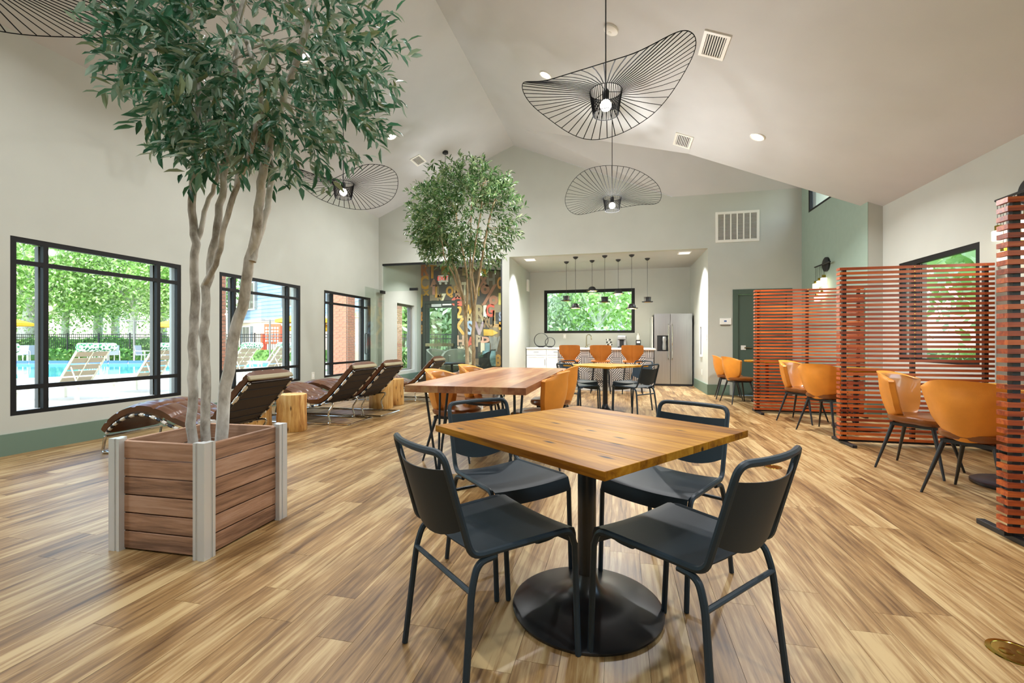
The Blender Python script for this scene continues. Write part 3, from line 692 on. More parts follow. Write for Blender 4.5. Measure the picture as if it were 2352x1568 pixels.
# ---- brass floor outlets
def outlet(label, x, y, r):
    o = thing('floor_outlet', label, 'floor outlet', (x, y, 0), 0, 'brass floor outlets')
    MB().lathe([(r, .0005), (r - .002, .004), (r * .80, .005), (r * .78, .0035)], 40).build('ring', 'brass', o, True); MB().lathe([(r * .775, .0004), (r * .775, .0032)], 36).build('cover', 'brass', o, True)
    for s in (-1, 1): MB().lathe([(r * .26, .0033), (r * .26, .0045), (r * .22, .005)], 24, (s * r * .34, 0, 0)).build('socket_lid', 'brass', o, True)
outlet('round brass floor outlet at the lower right corner of the floor', 1.36, 1.965, .078); outlet('round brass floor outlet behind the front right metal chair', 1.31, 4.39, .07); outlet('round brass floor outlet behind the front left metal chair', -2.2, 4.45, .07)

# ================================================================== PLANTERS AND INDOOR TREES
def planter(label, x, y, rz, hs=.278, H=.583):
    o = thing('planter', label, 'planter', (x, y, 0), rz, 'composite plank planters'); n = 6; hh = (H - .012) / n; k = hs - .03
    for side in range(4):
        me = None
        for i in range(n):
            mb = MB(); a = side * PI / 2; z0 = .006 + i * hh; mb.cbox((0, 0, 0), (2 * k, .024, hh - .007)); ob = mb.build('board', 'planter_wood', o, bevel=.002)
            ob.location = (math.sin(a) * (hs - .018), -math.cos(a) * (hs - .018), z0 + hh / 2); ob.rotation_euler = (0, 0, a)
    prof = [(-.034, -.034), (.004, -.034), (.004, -.030), (.018, -.030), (.018, -.034), (.034, -.034), (.034, -.0), (.012, 0), (.012, .018), (-.0, .018), (-.0, .034), (-.034, .034), (-.034, .018), (-.030, .018), (-.030, .004), (-.034, .004)]
    pm = MB().prism(prof, 2, 0, H + .006).mesh('corner_post', 'aluminium')
    for j, (sx, sy) in enumerate(((-1, -1), (1, -1), (1, 1), (-1, 1))):
        p = put('corner_post', pm, o, loc=(sx * (hs - .012), sy * (hs - .012), 0), rz=j * PI / 2)
    MB().box((-k, -k, .30), (k, k, .33)).build('soil', 'dark', o)
    return o
PX, PY = -2.327, 2.137
planter('brown plank planter box with aluminium corner posts, nearest the camera', PX, PY, deg(1.5))
P2X, P2Y = -2.47, 7.33
planter('brown plank planter box behind the long table', P2X, P2Y, 0)

def leaf_mesh(name, m, ln=.088, wd=.026):
    mb = MB(); q = [(0, 0, 0), (ln * .35, wd / 2, .006), (ln * .35, -wd / 2, .006), (ln * .38, 0, 0), (ln * .72, wd * .36, .003), (ln * .72, -wd * .36, .003), (ln * .74, 0, -.003), (ln, 0, -.010)]
    mb.add(q, [(0, 3, 1), (0, 2, 3), (3, 6, 4, 1), (2, 5, 6, 3), (6, 7, 4), (5, 7, 6)]); return mb, mb.mesh(name, m)
def twig_leaves(rng, p, d, n, step=.022):
    """leaf frames along a drooping twig"""
    out = []; p = Vector(p); d = Vector(d).normalized()
    for i in range(n):
        d = (d + Vector((rng.gauss(0, .12), rng.gauss(0, .12), rng.gauss(-.03, .1)))).normalized(); p = p + d * step
        a = rng.random() * 6.28; q = d.orthogonal().normalized(); side = (Matrix.Rotation(a, 3, d) @ q); x = (d * .75 + side * .85 + Vector((0, 0, -.12))).normalized()
        up = Vector((rng.gauss(0, .5), rng.gauss(0, .5), 1)); y = up.cross(x).normalized(); z = x.cross(y); s = .75 + .5 * rng.random()
        m = Matrix((x * s, y * s, z * s)).transposed().to_4x4(); m.translation = p; out.append(m)
    return out
def indoor_tree(label, base, stems, crown, ntw, seed, leafm, barkm, nleaf_obj, ln, thick):
    rng = random.Random(seed); o = thing('olive_tree', label, 'tree', base, 0, 'artificial olive trees'); B = Vector(base)
    inv = lambda p: Vector(p) - B
    ends = []
    for pts, r0, r1 in stems:
        P = spline([inv(p) for p in pts], 6); n = len(P); mb = MB()
        mb.tube([q + Vector((rng.gauss(0, .004), rng.gauss(0, .004), 0)) for q in P], [r0 + (r1 - r0) * i / (n - 1) for i in range(n)], 10); mb.build('trunk', barkm, o, True); ends += P[int(n * .55):]
    C0 = inv(crown[0]); RX, RY, RZ = crown[1]
    tips = []
    lobes = [Vector((rng.gauss(0, 1), rng.gauss(0, 1), rng.gauss(0, .9))).normalized() for _ in range(26)]
    for _ in range(ntw):
        l = lobes[int(rng.random() * len(lobes))]; v = (l * .9 + Vector((rng.gauss(0, .42), rng.gauss(0, .42), rng.gauss(0, .42)))).normalized(); rad = (.30 + .72 * rng.random() ** .6)
        p = C0 + Vector((v.x * RX, v.y * RY, v.z * RZ)) * rad
        tips.append((p, v))
    for k, (p, v) in enumerate(tips):
        if k % 6 == 0:
            e = min(ends, key=lambda q: (q - p).length + rng.random() * .25); m = e.lerp(p, .5) + Vector((rng.gauss(0, .04), rng.gauss(0, .04), -.03)); MB().tube([e, m, p], [thick, thick * .6, thick * .25], 5, cap=False).build('branch', barkm, o, True)
    ms = []
    for p, v in tips:
        ms += twig_leaves(rng, p, v + Vector((0, 0, .1)), 10)
    cl = np.array(base) - CAM
    def dist(m): q = m.translation + B; return (q - Vector(CAM)).length
    ms.sort(key=dist); lm, me = leaf_mesh('leaf', leafm, ln, ln * .29)
    rng2 = random.Random(5); near = ms[:nleaf_obj * 2]; rng2.shuffle(near); objs = near[:nleaf_obj]; rest = near[nleaf_obj:] + ms[nleaf_obj * 2:]
    for m in objs:
        c = put('leaf', me, o); c.matrix_local = m
    V = np.array(lm.v); F = lm.f; nv = len(V); A = np.array([np.array(m) for m in rest]); W = np.einsum('nij,vj->nvi', A[:, :3, :3], V) + A[:, None, :3, 3]
    fs = [tuple(i + k * nv for i in f) for k in range(len(rest)) for f in F]
    fm = bpy.data.meshes.new('foliage'); fm.from_pydata(W.reshape(-1, 3).tolist(), [], fs); fm.materials.append(M[leafm]); fm.update()
    tag(put('foliage', fm, o), kind='stuff'); return o
W1 = 2.60
def px1(*a): return [tuple(atw(u, v, W1 + dw)) for u, v, dw in a]
tb = (PX, PY, .331)
stems1 = [(px1((442, 1095, -.02), (441, 900, -.02), (447, 700, .0), (447, 560, .02), (441, 440, .03), (455, 250, .02), (436, 60, -.05), (420, -90, -.1)), .026, .015),
          (px1((474, 1095, -.05), (471, 850, -.05), (473, 690, -.03), (496, 520, -.02), (520, 380, .02), (535, 200, .05), (560, 0, .05), (570, -120, .1)), .025, .012),
          (px1((503, 1090, .02), (524, 850, .03), (560, 680, .02), (590, 520, -.02), (604, 400, -.04), (640, 260, -.05), (700, 80, -.15), (740, -60, -.2)), .034, .014),
          (px1((470, 660, -.03), (500, 590, -.08), (535, 450, -.12), (580, 330, -.16), (602, 210, -.2), (575, 120, -.2), (530, 0, -.22)), .016, .011),
          (px1((578, 600, -.02), (612, 480, .05), (625, 380, .12), (600, 260, .2), (610, 100, .3)), .02, .010),
          (px1((450, 560, .02), (475, 470, .08), (500, 380, .12), (430, 250, .2), (380, 120, .25)), .014, .008)]
indoor_tree('tall artificial olive tree with pale birch like stems in the nearest planter', tb, stems1, (tuple(atw(602, 70, W1)), (.68, .52, .80)), 500, 11, 'leaf_olive', 'bark', 300, .092, .006)
W2 = 7.70
def px2(*a): return [tuple(atw(u, v, W2 + dw)) for u, v, dw in a]
stems2 = [(px2((1074, 885, 0), (1072, 800, 0), (1068, 720, .0), (1058, 660, .05), (1040, 600, .1), (1018, 540, .15), (1000, 470, .15)), .036, .012),
          (px2((1090, 885, .05), (1087, 790, .03), (1089, 720, 0), (1096, 660, 0), (1108, 590, -.05), (1120, 520, -.1), (1140, 450, -.1)), .034, .012),
          (px2((1070, 730, 0), (1074, 660, -.1), (1066, 590, -.2), (1050, 520, -.25), (1045, 440, -.3)), .02, .009), (px2((1088, 740, 0), (1082, 660, .1), (1080, 580, .15), (1082, 500, .2), (1085, 420, .2)), .022, .009),
          (px2((1092, 690, 0), (1085, 620, -.15), (1092, 560, -.2), (1105, 480, -.3), (1110, 420, -.35)), .018, .008), (px2((1064, 690, 0), (1040, 630, -.1), (1022, 590, -.2), (1010, 520, -.3)), .016, .008)]
indoor_tree('bushy artificial olive tree standing behind the long table', (P2X, P2Y, .331), stems2, (tuple(atw(1070, 500, W2)), (.84, .80, .82)), 760, 23, 'leaf_green', 'bark_tan', 300, .092, .006)

# ================================================================== CEILING FIXTURES
def per(vals, a):
    n = len(vals); t = (a / (2 * PI) * n) % n; i = int(t); f = t - i; p = [vals[(i + k) % n] for k in (-1, 0, 1, 2)]
    return .5 * (2 * p[1] + (p[2] - p[0]) * f + (2 * p[0] - 5 * p[1] + 4 * p[2] - p[3]) * f * f + (3 * p[1] - p[0] - 3 * p[2] + p[3]) * f ** 3)
def vertigo(label, x, y, z, ztop, vals, rad=.70, watt=None):
    """floppy spoked pendant; angles measured from the picture's right, counter-clockwise seen from above"""
    o = thing('spoked_pendant', label, 'pendant light', (x, y, z), TH, 'black spoked pendant lights'); ns = 56
    def pt(a, k): return Vector((math.cos(a) * rad * k, math.sin(a) * rad * k, per(vals, a) * ((k - .19) / .81) ** 1.3 if k > .19 else 0))
    MB().tube([pt(2 * PI * i / 96, 1.0) for i in range(96)], .0035, 5, closed=True).build('rim', 'wire_black', o)
    for i in range(ns):
        a = 2 * PI * i / ns; mb = MB(); K = [.19, .45, .75, 1.0]; vs = []; ta = Vector((-math.sin(a), math.cos(a), 0))
        for k in K:
            p = pt(a, k); vs += [p - ta * .004, p + ta * .004]
        vs += [q - Vector((0, 0, .0022)) for q in vs]
        mb.add(vs, [(2 * j, 2 * j + 1, 2 * j + 3, 2 * j + 2) for j in range(3)] + [(8 + 2 * j, 10 + 2 * j, 11 + 2 * j, 9 + 2 * j) for j in range(3)] + [(2 * j, 2 * j + 2, 10 + 2 * j, 8 + 2 * j) for j in range(3)] + [(2 * j + 1, 9 + 2 * j, 11 + 2 * j, 3 + 2 * j) for j in range(3)]); mb.build('spoke', 'wire_black', o)
    mb = MB()
    for i in range(44):
        a = 2 * PI * i / 44; c, s = math.cos(a), math.sin(a); mb.tube([(c * .133, s * .133, 0), (c * .118, s * .118, -.10), (c * .105, s * .105, -.19)], .0032, 4)
    for r, zz in ((.133, 0), (.105, -.19)): mb.tube([(r * math.cos(2 * PI * i / 40), r * math.sin(2 * PI * i / 40), zz) for i in range(40)], .003, 5, closed=True)
    for i in range(3): a = 2 * PI * i / 3; mb.tube([(.133 * math.cos(a), .133 * math.sin(a), 0), (0, 0, .0)], .0025, 4)
    mb.build('basket', 'wire_black', o)
    MB().lathe([(.018, .02), (.028, -.0), (.028, -.055), (.02, -.07)], 14).build('socket', 'black', o, True); MB().sphere((0, 0, -.115), .047, 16, 10).build('bulb', 'bulb', o, True)
    MB().tube([(0, 0, .01), (0, 0, ztop - z - .03)], .005, 6).build('cord', 'wire_black', o); MB().lathe([(.055, -.035), (.06, -.03), (.06, .015)], 24, (0, 0, ztop - z)).build('canopy', 'black', o, True)
    light('pendant_lamp', 'POINT', (0, 0, -.30), watt or PENDANT_W, size=.05, parent=o)
va = [.24, .02, -.09, .06, .05, -.18, -.14, .17]
vertigo('large black spoked pendant with drooping brim hanging above the nearest table', -.112, 3.87, 3.19, zr(-.112) - .01, va, watt=26)
vb = [.02, .07, .04, -.06, -.02, .20, .20, -.05]
vertigo('smaller looking black spoked pendant hanging before the kitchen alcove', -.108, 6.95, 3.25, zr(-.108) - .01, [-.06, .04, .02, -.10, .02, .22, .20, .06], watt=150)
vc = [.12, -.06, -.14, -.06, .12, .06, -.22, .06]
vertigo('black spoked pendant to the left, behind the branches of the near tree', -3.54, 5.29, 3.18, zl(-3.54) - .01, vc, watt=12)
vertigo('black spoked pendant cut off by the upper left corner', -3.54, 1.70, 3.18, zl(-3.54) - .01, [-.12, -.05, .05, .0, .05, .1, 0, .05], watt=8)
vertigo('black spoked pendant hidden behind the far bushy tree', -3.54, 8.88, 3.18, zl(-3.54) - .01, vc, watt=100)
vertigo('unseen black spoked pendant added behind the camera to light the room', -.112, .3, 3.19, zr(-.112) - .01, vb, watt=20)  # unseen pendant added as extra room light

def orient_plane(s):  # rotation about Y so that local -z points down out of the sloped ceiling
    return math.atan(s)
def downlight(label, x, y, left, zc=None):
    z = (zl if left else zr)(x); o = thing('downlight', label, 'ceiling light', (x, y, z), 0, 'recessed ceiling downlights'); s = SLL if left else -SRR
    if zc is not None: o.location.z = zc; s = 0.0
    o.rotation_euler = (0, -math.atan(s), 0)
    MB().lathe([(.095, .0), (.098, -.006), (.088, -.014), (.074, -.008)], 32, cap=False).build('trim_ring', 'white', o, True); MB().lathe([(.074, -.005), (.074, -.008)], 28).build('lens', 'lamp_glow', o)
    light('downlight_lamp', 'AREA', (0, 0, -.055), DOWNLIGHT_W * (.9 if zc is not None else .75 if x < -3 else 1.7 if y > 5 else .62), size=.10, parent=o, spread=deg(128), rot=(0, math.atan(s), 0))
LA = [(-4.05, 7.545, True, 'bright recessed downlight on the left ceiling slope near the slanted vent'), (-1.064, 6.62, False, 'bright recessed downlight just left of the large spoked pendant'), (1.80, 6.665, False, 'bright recessed downlight on the right ceiling slope above the booths')]
pg = (-4.05, 5.17, True, 'recessed downlight glinting through the near tree foliage')
LA += [pg] + [(x, y, x < XRG, 'unseen recessed downlight added to light the room, %s' % t) for x, y, t in ((-4.05, 2.75, 'left slope near'), (-4.05, .3, 'left slope rear'), (-1.064, 3.4, 'right of the ridge near'), (-1.064, .2, 'right of the ridge rear'), (1.8, 3.4, 'right slope near'), (1.8, .2, 'right slope middle'), (1.8, -2.4, 'right slope rear'))]  # all but the glinting one here are unseen, added to light the room
for x, y, lf, lb in LA: downlight(lb, x, y, lf)
downlight('unseen recessed downlight added to brighten the glass room, left', -4.7, 11.3, True, 3.283); downlight('unseen recessed downlight added to brighten the glass room, right', -3.3, 11.3, True, 3.128)  # unseen pair added because the glass room was too dark
def vent(label, x, y, left, sx, sy, nsl=8):
    z = (zl if left else zr)(x); s = SLL if left else -SRR; o = thing('ceiling_vent', label, 'air vent', (x, y, z), 0, 'white ceiling air vents'); o.rotation_euler = (0, -math.atan(s), 0)
    mb = MB(); f = .035; mb.box((-sx, -sy, -.012), (-sx + f, sy, 0)); mb.box((sx - f, -sy, -.012), (sx, sy, 0)); mb.box((-sx + f, -sy, -.012), (sx - f, -sy + f, 0)); mb.box((-sx + f, sy - f, -.012), (sx - f, sy, 0)); mb.build('frame', 'grille', o)
    MB().box((-sx + f, -sy + f, -.0025), (sx - f, sy - f, -.0005)).build('backing', 'dark', o)
    for i in range(nsl): xx = -sx + f + (i + .5) * (2 * sx - 2 * f) / nsl; MB().cbox((xx, 0, -.008), (.014, 2 * sy - 2 * f, .003), ry=.6).build('slat', 'grille', o)
vent('white ceiling vent at the upper right, larger looking of the two on the right slope', .962, 5.09, False, .135, .20); vent('white ceiling vent on the right slope just below the valley line', .952, 7.40, False, .135, .21); vent('white ceiling vent on the left slope beside the downlight', -4.05, 8.665, True, .115, .18, 7)
o = thing('smoke_detector', 'round white smoke detector on the right ceiling slope', 'smoke detector', (-.09, 5.24, zr(-.09))); o.rotation_euler = (0, math.atan(SRR), 0)
MB().lathe([(.085, 0), (.085, -.02), (.06, -.038), (.02, -.04)], 28).build('housing', 'white', o, True); MB().lathe([(.02, -.0405), (.015, -.044)], 12).build('sensor', 'plastic', o)
# return air grille on the back wall
g0, g1 = ony(1643, 488, YB), ony(1744, 553, YB); gx0, gx1, gz1, gz0 = g0[0], g1[0], g0[2], g1[2]
o = thing('wall_grille', 'large white return air grille high on the back wall', 'air vent', ((gx0 + gx1) / 2, YB, (gz0 + gz1) / 2)); a, b = (gx1 - gx0) / 2, (gz1 - gz0) / 2
mb = MB(); f = .05; mb.box((-a, -.02, -b), (-a + f, 0, b)); mb.box((a - f, -.02, -b), (a, 0, b)); mb.box((-a + f, -.02, -b), (a - f, 0, -b + f)); mb.box((-a + f, -.02, b - f), (a - f, 0, b))
for i in range(1, 6): x = -a + f + i * (2 * a - 2 * f) / 6; mb.box((x - .012, -.019, -b + f), (x + .012, -.002, b - f))
mb.build('frame', 'grille', o); MB().box((-a + f, -.004, -b + f), (a - f, -.0015, b - f)).build('backing', 'frame_grey', o)
for i in range(20): MB().cbox((0, -.010, -b + f + (i + .5) * (2 * b - 2 * f) / 20), (2 * a - 2 * f, .012, .003), rx=.7).build('slat', 'grille', o)

# ---- sconces with hanging cubes
def sconce(label, x, y, z, lamp=True):
    o = thing('wall_sconce', label, 'wall lamp', (x, y, z), 0, 'black bar sconces with glowing cubes')
    mb = MB(); mb.lathe([(.125, -.0), (.125, .03), (.11, .04)], 32); 
    mb.v = [(-vz, vx, vy) for vx, vy, vz in mb.v]; mb.build('wall_plate', 'black', o, True)
    MB().tube([(-.075, -.30, .0), (-.075, .31, .0)], .013, 8).build('bar', 'black', o, True); MB().tube([(-.03, 0, 0), (-.08, 0, 0)], .012, 8).build('bracket', 'black', o)
    for i, (yy, dz) in enumerate(((.27, .30), (.20, .52), (.11, .27), (.04, .50), (-.06, .24))):
        c = MB(); c.tube([(-.075, yy - .02, -.01), (-.075, yy - .02, -dz + .05)], .002, 4); c.tube([(-.075, yy + .02, -.01), (-.075, yy + .02, -dz + .05)], .002, 4); cd_ = c.build('cord', 'black', o)
        MB().box((-.098, yy - .022, -dz), (-.052, yy + .022, -dz + .05)).build('cap', 'brass', o); MB().box((-.115, yy - .04, -dz - .10), (-.035, yy + .04, -dz)).build('shade', 'sconce_glow', o, bevel=.008)
        
    if lamp: light('sconce_lamp', 'POINT', (-.10, .10, -.45), 6.0, (1, .9, .72), .08, parent=o)
sconce('black bar sconce with five glowing cubes on the green wall', 3.51, 8.92, 2.44); sconce('black bar sconce peeking above the nearest slatted screen', XR, 5.16, 2.49)

# ================================================================== KITCHEN
# fridge
FX0, FX1, FY = .84, 1.735, 11.80
o = thing('refrigerator', 'stainless steel side by side refrigerator with ice dispenser', 'refrigerator', ((FX0 + FX1) / 2, FY, 0)); a = (FX1 - FX0) / 2; xs = -a + 2 * a * .425; FH = 1.79
MB().box((-a, .055, .02), (a, .68, FH - .02)).build('body', 'black', o); MB().box((-a, .0, .0), (a, .055, .045)).build('toe_grille', 'black', o)
dl = MB(); d0, d1, e0, e1 = -a + .07, xs - .05, .86, 1.25
dl.box((-a, 0, .05), (xs - .005, .05, e0)); dl.box((-a, 0, e1), (xs - .005, .05, FH)); dl.box((-a, 0, e0), (d0, .05, e1)); dl.box((d1, 0, e0), (xs - .005, .05, e1)); dl = dl.build('door', 'steel', o)
MB().box((d0, .035, e0), (d1, .05, e1)).build('dispenser_recess', 'black', dl); MB().box((d0 + .005, .004, e0 + .02), (d0 + .08, .03, e1 - .02)).build('control_panel', 'black_satin', dl); MB().lathe([(.05, 0), (.06, .08), (.045, .2), (.06, .25), (.05, .33)], 16, ((d0 + d1) / 2 + .04, .02, e0 + .03)).build('dispenser', 'steel', dl, True)
dr = MB().box((xs + .005, 0, .05), (a, .05, FH)).build('door', 'steel', o, bevel=.006)
for s, p in ((-1, dl), (1, dr)): MB().tube(fillet([(xs + s * .045, .0, .65), (xs + s * .045, -.05, .68), (xs + s * .045, -.05, 1.50), (xs + s * .045, .0, 1.53)], .03), .012, 8).build('handle', 'chrome', p, True)
# end panel beside the fridge
tag(MB().box((FX0 - .055, FY + .03, 0), (FX0 - .025, 12.49, 1.72)).build('fridge_panel', 'wall'), 'narrow cream side panel left of the refrigerator', 'panel')
# back base cabinets
CY, CT = 11.90, .905
def cabinet(label, x0, x1):
    o = thing('base_cabinet', label, 'cabinet', ((x0 + x1) / 2, CY, 0), 0, 'white kitchen base cabinets'); a = (x1 - x0) / 2 - .002
    MB().box((-a, .02, .08), (a, .59, CT)).build('body', 'white', o); MB().box((-a, .07, 0), (a, .58, .08)).build('toe_kick', 'dark', o)
    def front(nm, z0, z1, hx, vert):
        mb = MB(); f = .05 if vert else .022; mb.box((-a + .004, 0, z0), (-a + .004 + f, .02, z1)); mb.box((a - .004 - f, 0, z0), (a - .004, .02, z1)); mb.box((-a + .004 + f, 0, z0), (a - .004 - f, .02, z0 + f)); mb.box((-a + .004 + f, 0, z1 - f), (a - .004 - f, .02, z1)); mb.box((-a + .004 + f, .008, z0 + f), (a - .004 - f, .018, z1 - f)); d = mb.build(nm, 'white', o)
        if vert: MB().tube([(a - .035, -.02, z1 - .26), (a - .035, -.02, z1 - .10)], .005, 6).build('handle', 'black', d)
        else: MB().tube([(-.07, -.02, (z0 + z1) / 2), (.07, -.02, (z0 + z1) / 2)], .005, 6).build('handle', 'black', d)
    front('drawer', .74, CT - .008, 0, False); front('door', .09, .73, 0, True)
xs_ = np.linspace(AX0 + .022, FX0 - .06, 7); nm = ['at the left end against the wall', 'second from the left wall', 'below the window left', 'below the window middle', 'below the window right', 'next to the refrigerator']
for i in range(6): cabinet('white shaker base cabinet %s' % nm[i], xs_[i], xs_[i + 1])
tag(MB().box((AX0 + .02, CY - .02, CT), (FX0 - .058, YK - .002, CT + .035)).build('worktop', 'white_gloss', bevel=.004), 'white kitchen worktop along the back wall under the window', 'worktop')
# island with patterned tiles
IX0, IX1, IY, IT = -1.385, .74, 10.36, .945
o = thing('kitchen_island', 'kitchen island faced with black and white geometric tiles', 'kitchen island', (IX0, IY, 0)); L = IX1 - IX0
MB().box((0, .012, .0), (L, .60, IT - .035)).build('body', 'white', o); MB().box((-.03, -.05, IT - .035), (L + .03, .64, IT)).build('countertop', 'white_gloss', o, bevel=.004); MB().box((-.001, -.004, 0), (L + .001, .0115, .075)).build('plinth', 'plastic', o)
MB().box((L - .012, -.006, .076), (L + .004, .012, IT - .036)).build('edge_trim', 'black', o)
nx_, nz_ = 12, 5; tw = (L - .014) / nx_; tz = (IT - .036 - .078) / nz_; tm = {}
for k in 'abvh': tm[k] = MB().box((-tw / 2 + .001, 0, -tz / 2 + .001), (tw / 2 - .001, .011, tz / 2 - .001)).mesh('tile', 'tile_' + k)
PAT = ['vabvabvabvab', 'vbavbavbavba', 'hvabhvabhvab', 'habvhbahvabh', 'vbahvabvbahv']
for i in range(nx_):
    for j in range(nz_): put('tile', tm[PAT[j % 5][i]], o, loc=((i + .5) * tw, 0, .078 + (j + .5) * tz))
# things on the counters
ZC = CT + .035
def ring_sculpt(label, u, r, w):
    p = ony(u, 790, w); o = thing('ring_sculpture', label, 'sculpture', (p[0], w, ZC), 0, 'black metal ring sculptures'); n = 40
    mb = MB(); vs = []
    for i in range(n):
        a = 2 * PI * i / n - PI / 2; th = .010 + .030 * max(0, math.cos(a + PI / 2)) ** 6; mb_ = (r - th / 2); vs.append((math.cos(a), math.sin(a), th))
    P = []
    for c, s, th in vs:
        for rr, yy in ((r, -.03), (r, .03), (r - th, .03), (r - th, -.03)): P.append((c * rr, yy, max(s * rr + r, 0.002)))
    mb.add(P, [(4 * i + k, 4 * i + (k + 1) % 4, 4 * ((i + 1) % n) + (k + 1) % 4, 4 * ((i + 1) % n) + k) for i in range(n) for k in range(4)]); mb.build('ring', 'black', o, True); MB().box((-r * .35, -.04, .0), (r * .35, .04, .012)).build('foot', 'black', o)
ring_sculpt('larger black ring sculpture on the worktop at the left', 1243, .195, 12.18); ring_sculpt('smaller black ring sculpture beside the larger ring', 1263.5, .135, 12.05)
p = ony(1347, 797, 12.2); o = thing('sink_faucet', 'arched nickel kitchen faucet below the window', 'faucet', (p[0], 12.2, ZC))
MB().tube([(0, 0, 0), (0, 0, .27)] + [(.065 - .065 * math.cos(a), -.02 * a, .27 + .075 * math.sin(a)) for a in np.linspace(.2, PI, 9)] + [(.135, -.06, .20)], .013, 8).build('spout', 'nickel', o, True); MB().lathe([(.028, 0), (.028, .03), (.018, .05)], 16).build('base', 'nickel', o, True); MB().tube([(.02, -.02, .06), (.09, -.03, .09)], .009, 8).build('lever', 'nickel', o, True)
p = ony(1428, 795, 12.15); o = thing('coffee_maker', 'grey and black single cup coffee maker on the counter', 'coffee maker', (p[0], 12.1, ZC))
MB().box((-.12, .08, 0), (.12, .26, .30)).build('tank', 'steel', o, bevel=.02); MB().box((-.11, -.06, .21), (.11, .078, .31)).build('brew_head', 'steel', o, bevel=.02); MB().box((-.055, .05, .03), (.055, .078, .205)).build('cavity', 'black', o); MB().box((-.10, -.06, 0), (.10, .048, .028)).build('drip_tray', 'black', o, bevel=.006)
p = ony(1466, 795, 12.15); o = thing('capsule_machine', 'small black coffee machine with a white water bottle on top', 'coffee machine', (p[0], 12.12, ZC))
MB().box((-.06, -.05, .0), (.06, .12, .20)).build('body', 'black', o, bevel=.012); MB().box((-.04, -.055, .12), (.04, -.051, .17)).build('label_plate', 'white', o); MB().lathe([(.045, .20), (.05, .24), (.04, .31), (.018, .33), (.018, .37)], 16, (0, .03, 0)).build('bottle', 'plastic', o, True)
p = ony(1399, 795, 12.15); o = thing('capsule_carousel', 'wire coffee capsule carousel on the counter', 'capsule holder', (p[0], 12.15, ZC))
MB().lathe([(.07, 0), (.07, .012), (.008, .02), (.008, .24)], 20).build('stand', 'chrome', o, True)
for j, zz in enumerate((.06, .125, .19)):
    for i in range(6): a = i * PI / 3 + j * .5; MB().lathe([(.022, 0), (.026, .03), (.022, .034)], 10, (.058 * math.cos(a), .058 * math.sin(a), zz)).build('capsule', 'white' if (i + j) % 2 else 'dark', o, True)
# hat pendants
def hat(label, u, vc, vh, top):
    c = onz(u, vc, AZ); w_ = (c - CAM) @ FW; zb = CAMH + (V0 - vh) / FPX * w_; o = thing('hat_pendant', label, 'pendant light', (c[0], c[1], zb), 0, 'hat shaped pendant lights over the island'); Hh = AZ - zb
    if top: po = [(.128, .018), (.122, .004), (.10, .0), (.078, .004), (.074, .05), (.082, .115), (.084, .12), (.03, .122)]; pi = [(.076, .003), (.072, .05), (.079, .113), (.03, .116)]
    else: po = [(.138, .020), (.134, .008), (.112, .0), (.098, .004), (.094, .03), (.086, .068), (.066, .098), (.036, .114), (.012, .118)]; pi = [(.096, .003), (.091, .03), (.083, .066), (.063, .094), (.012, .113)]
    if top: MB().lathe(po, 28).build('hat', 'black', o, True)
    else: MB().lathe(po, 28, cap=False).build('hat', 'black', o, True)
    ln = MB(); ln.lathe(pi, 24, cap=False); ln.build('lining', 'gold', o, True)
    if not top: MB().sphere((0, 0, .04), .03, 12, 8).build('bulb', 'hat_glow', o, True); light('hat_lamp', 'POINT', (0, 0, .012), 40.0, (1, .92, .78), .03, parent=o)
    MB().tube([(0, 0, .118), (0, 0, Hh - .03)], .004, 5).build('cord', 'black', o); MB().lathe([(.008, -.055), (.03, -.045), (.055, -.02), (.062, .0)], 20, (0, 0, Hh)).build('canopy', 'black', o, True)
for u, vc, vh, tp, lb in ((1301, 601, 691, True, 'black top hat pendant, leftmost of the row over the island'), (1322, 590, 708, False, 'black bowler hat pendant hanging low, second from the left'), (1360, 598, 669, False, 'black bowler hat pendant hanging highest, third from the left'),
                      (1389, 587, 694, True, 'black top hat pendant in the middle of the row'), (1420, 596, 675, False, 'black bowler hat pendant third from the right'), (1451, 585, 709, False, 'black bowler hat pendant hanging low, second from the right'), (1487, 593, 694, True, 'black top hat pendant, rightmost of the row')): hat(lb, u, vc, vh, tp)
# small wall things
def plate(name, label, cat, c, d, m='plastic'):
    o = thing(name, label, cat, c); MB().cbox((0, 0, 0), d).build('cover', m, o, bevel=.004); ax = d.index(min(d)); q = [v * .45 for v in d]; q[ax] = d[ax] + .004; MB().cbox((0, 0, 0), q).build('insert', 'white_gloss', o)
plate('power_outlet', 'white wall outlet between the second and third windows', 'outlet', (XL + .004, 7.60, .44), (.008, .09, .14)); p = ony(1297, 772, YK); plate('power_outlet', 'white wall outlet above the worktop', 'outlet', (p[0], YK - .004, p[2]), (.08, .008, .12))
p = ony(1666, 739, YB); o = thing('thermostat', 'white wall thermostat with small blue screen beside the green door', 'thermostat', (p[0], YB, p[2])); MB().box((-.11, -.025, -.055), (.11, 0, .075)).build('housing', 'white', o, bevel=.006); MB().box((-.05, -.027, -.02), (.05, -.0255, .05)).build('screen', 'white_gloss', o); MB().box((-.03, -.0285, 0), (.02, -.0275, .03)).build('display', 'screen_blue', o); MB().box((-.09, -.02, -.075), (.09, 0, -.058)).build('label_strip', 'frame_grey', o)
pa, pb = onx(1607, 745, AX1), onx(1616, 820, AX1); o = thing('extinguisher_cabinet', 'narrow white recessed fire extinguisher cabinet on the alcove wall', 'cabinet', (AX1, (pa[1] + pb[1]) / 2, 1.12)); a = .14
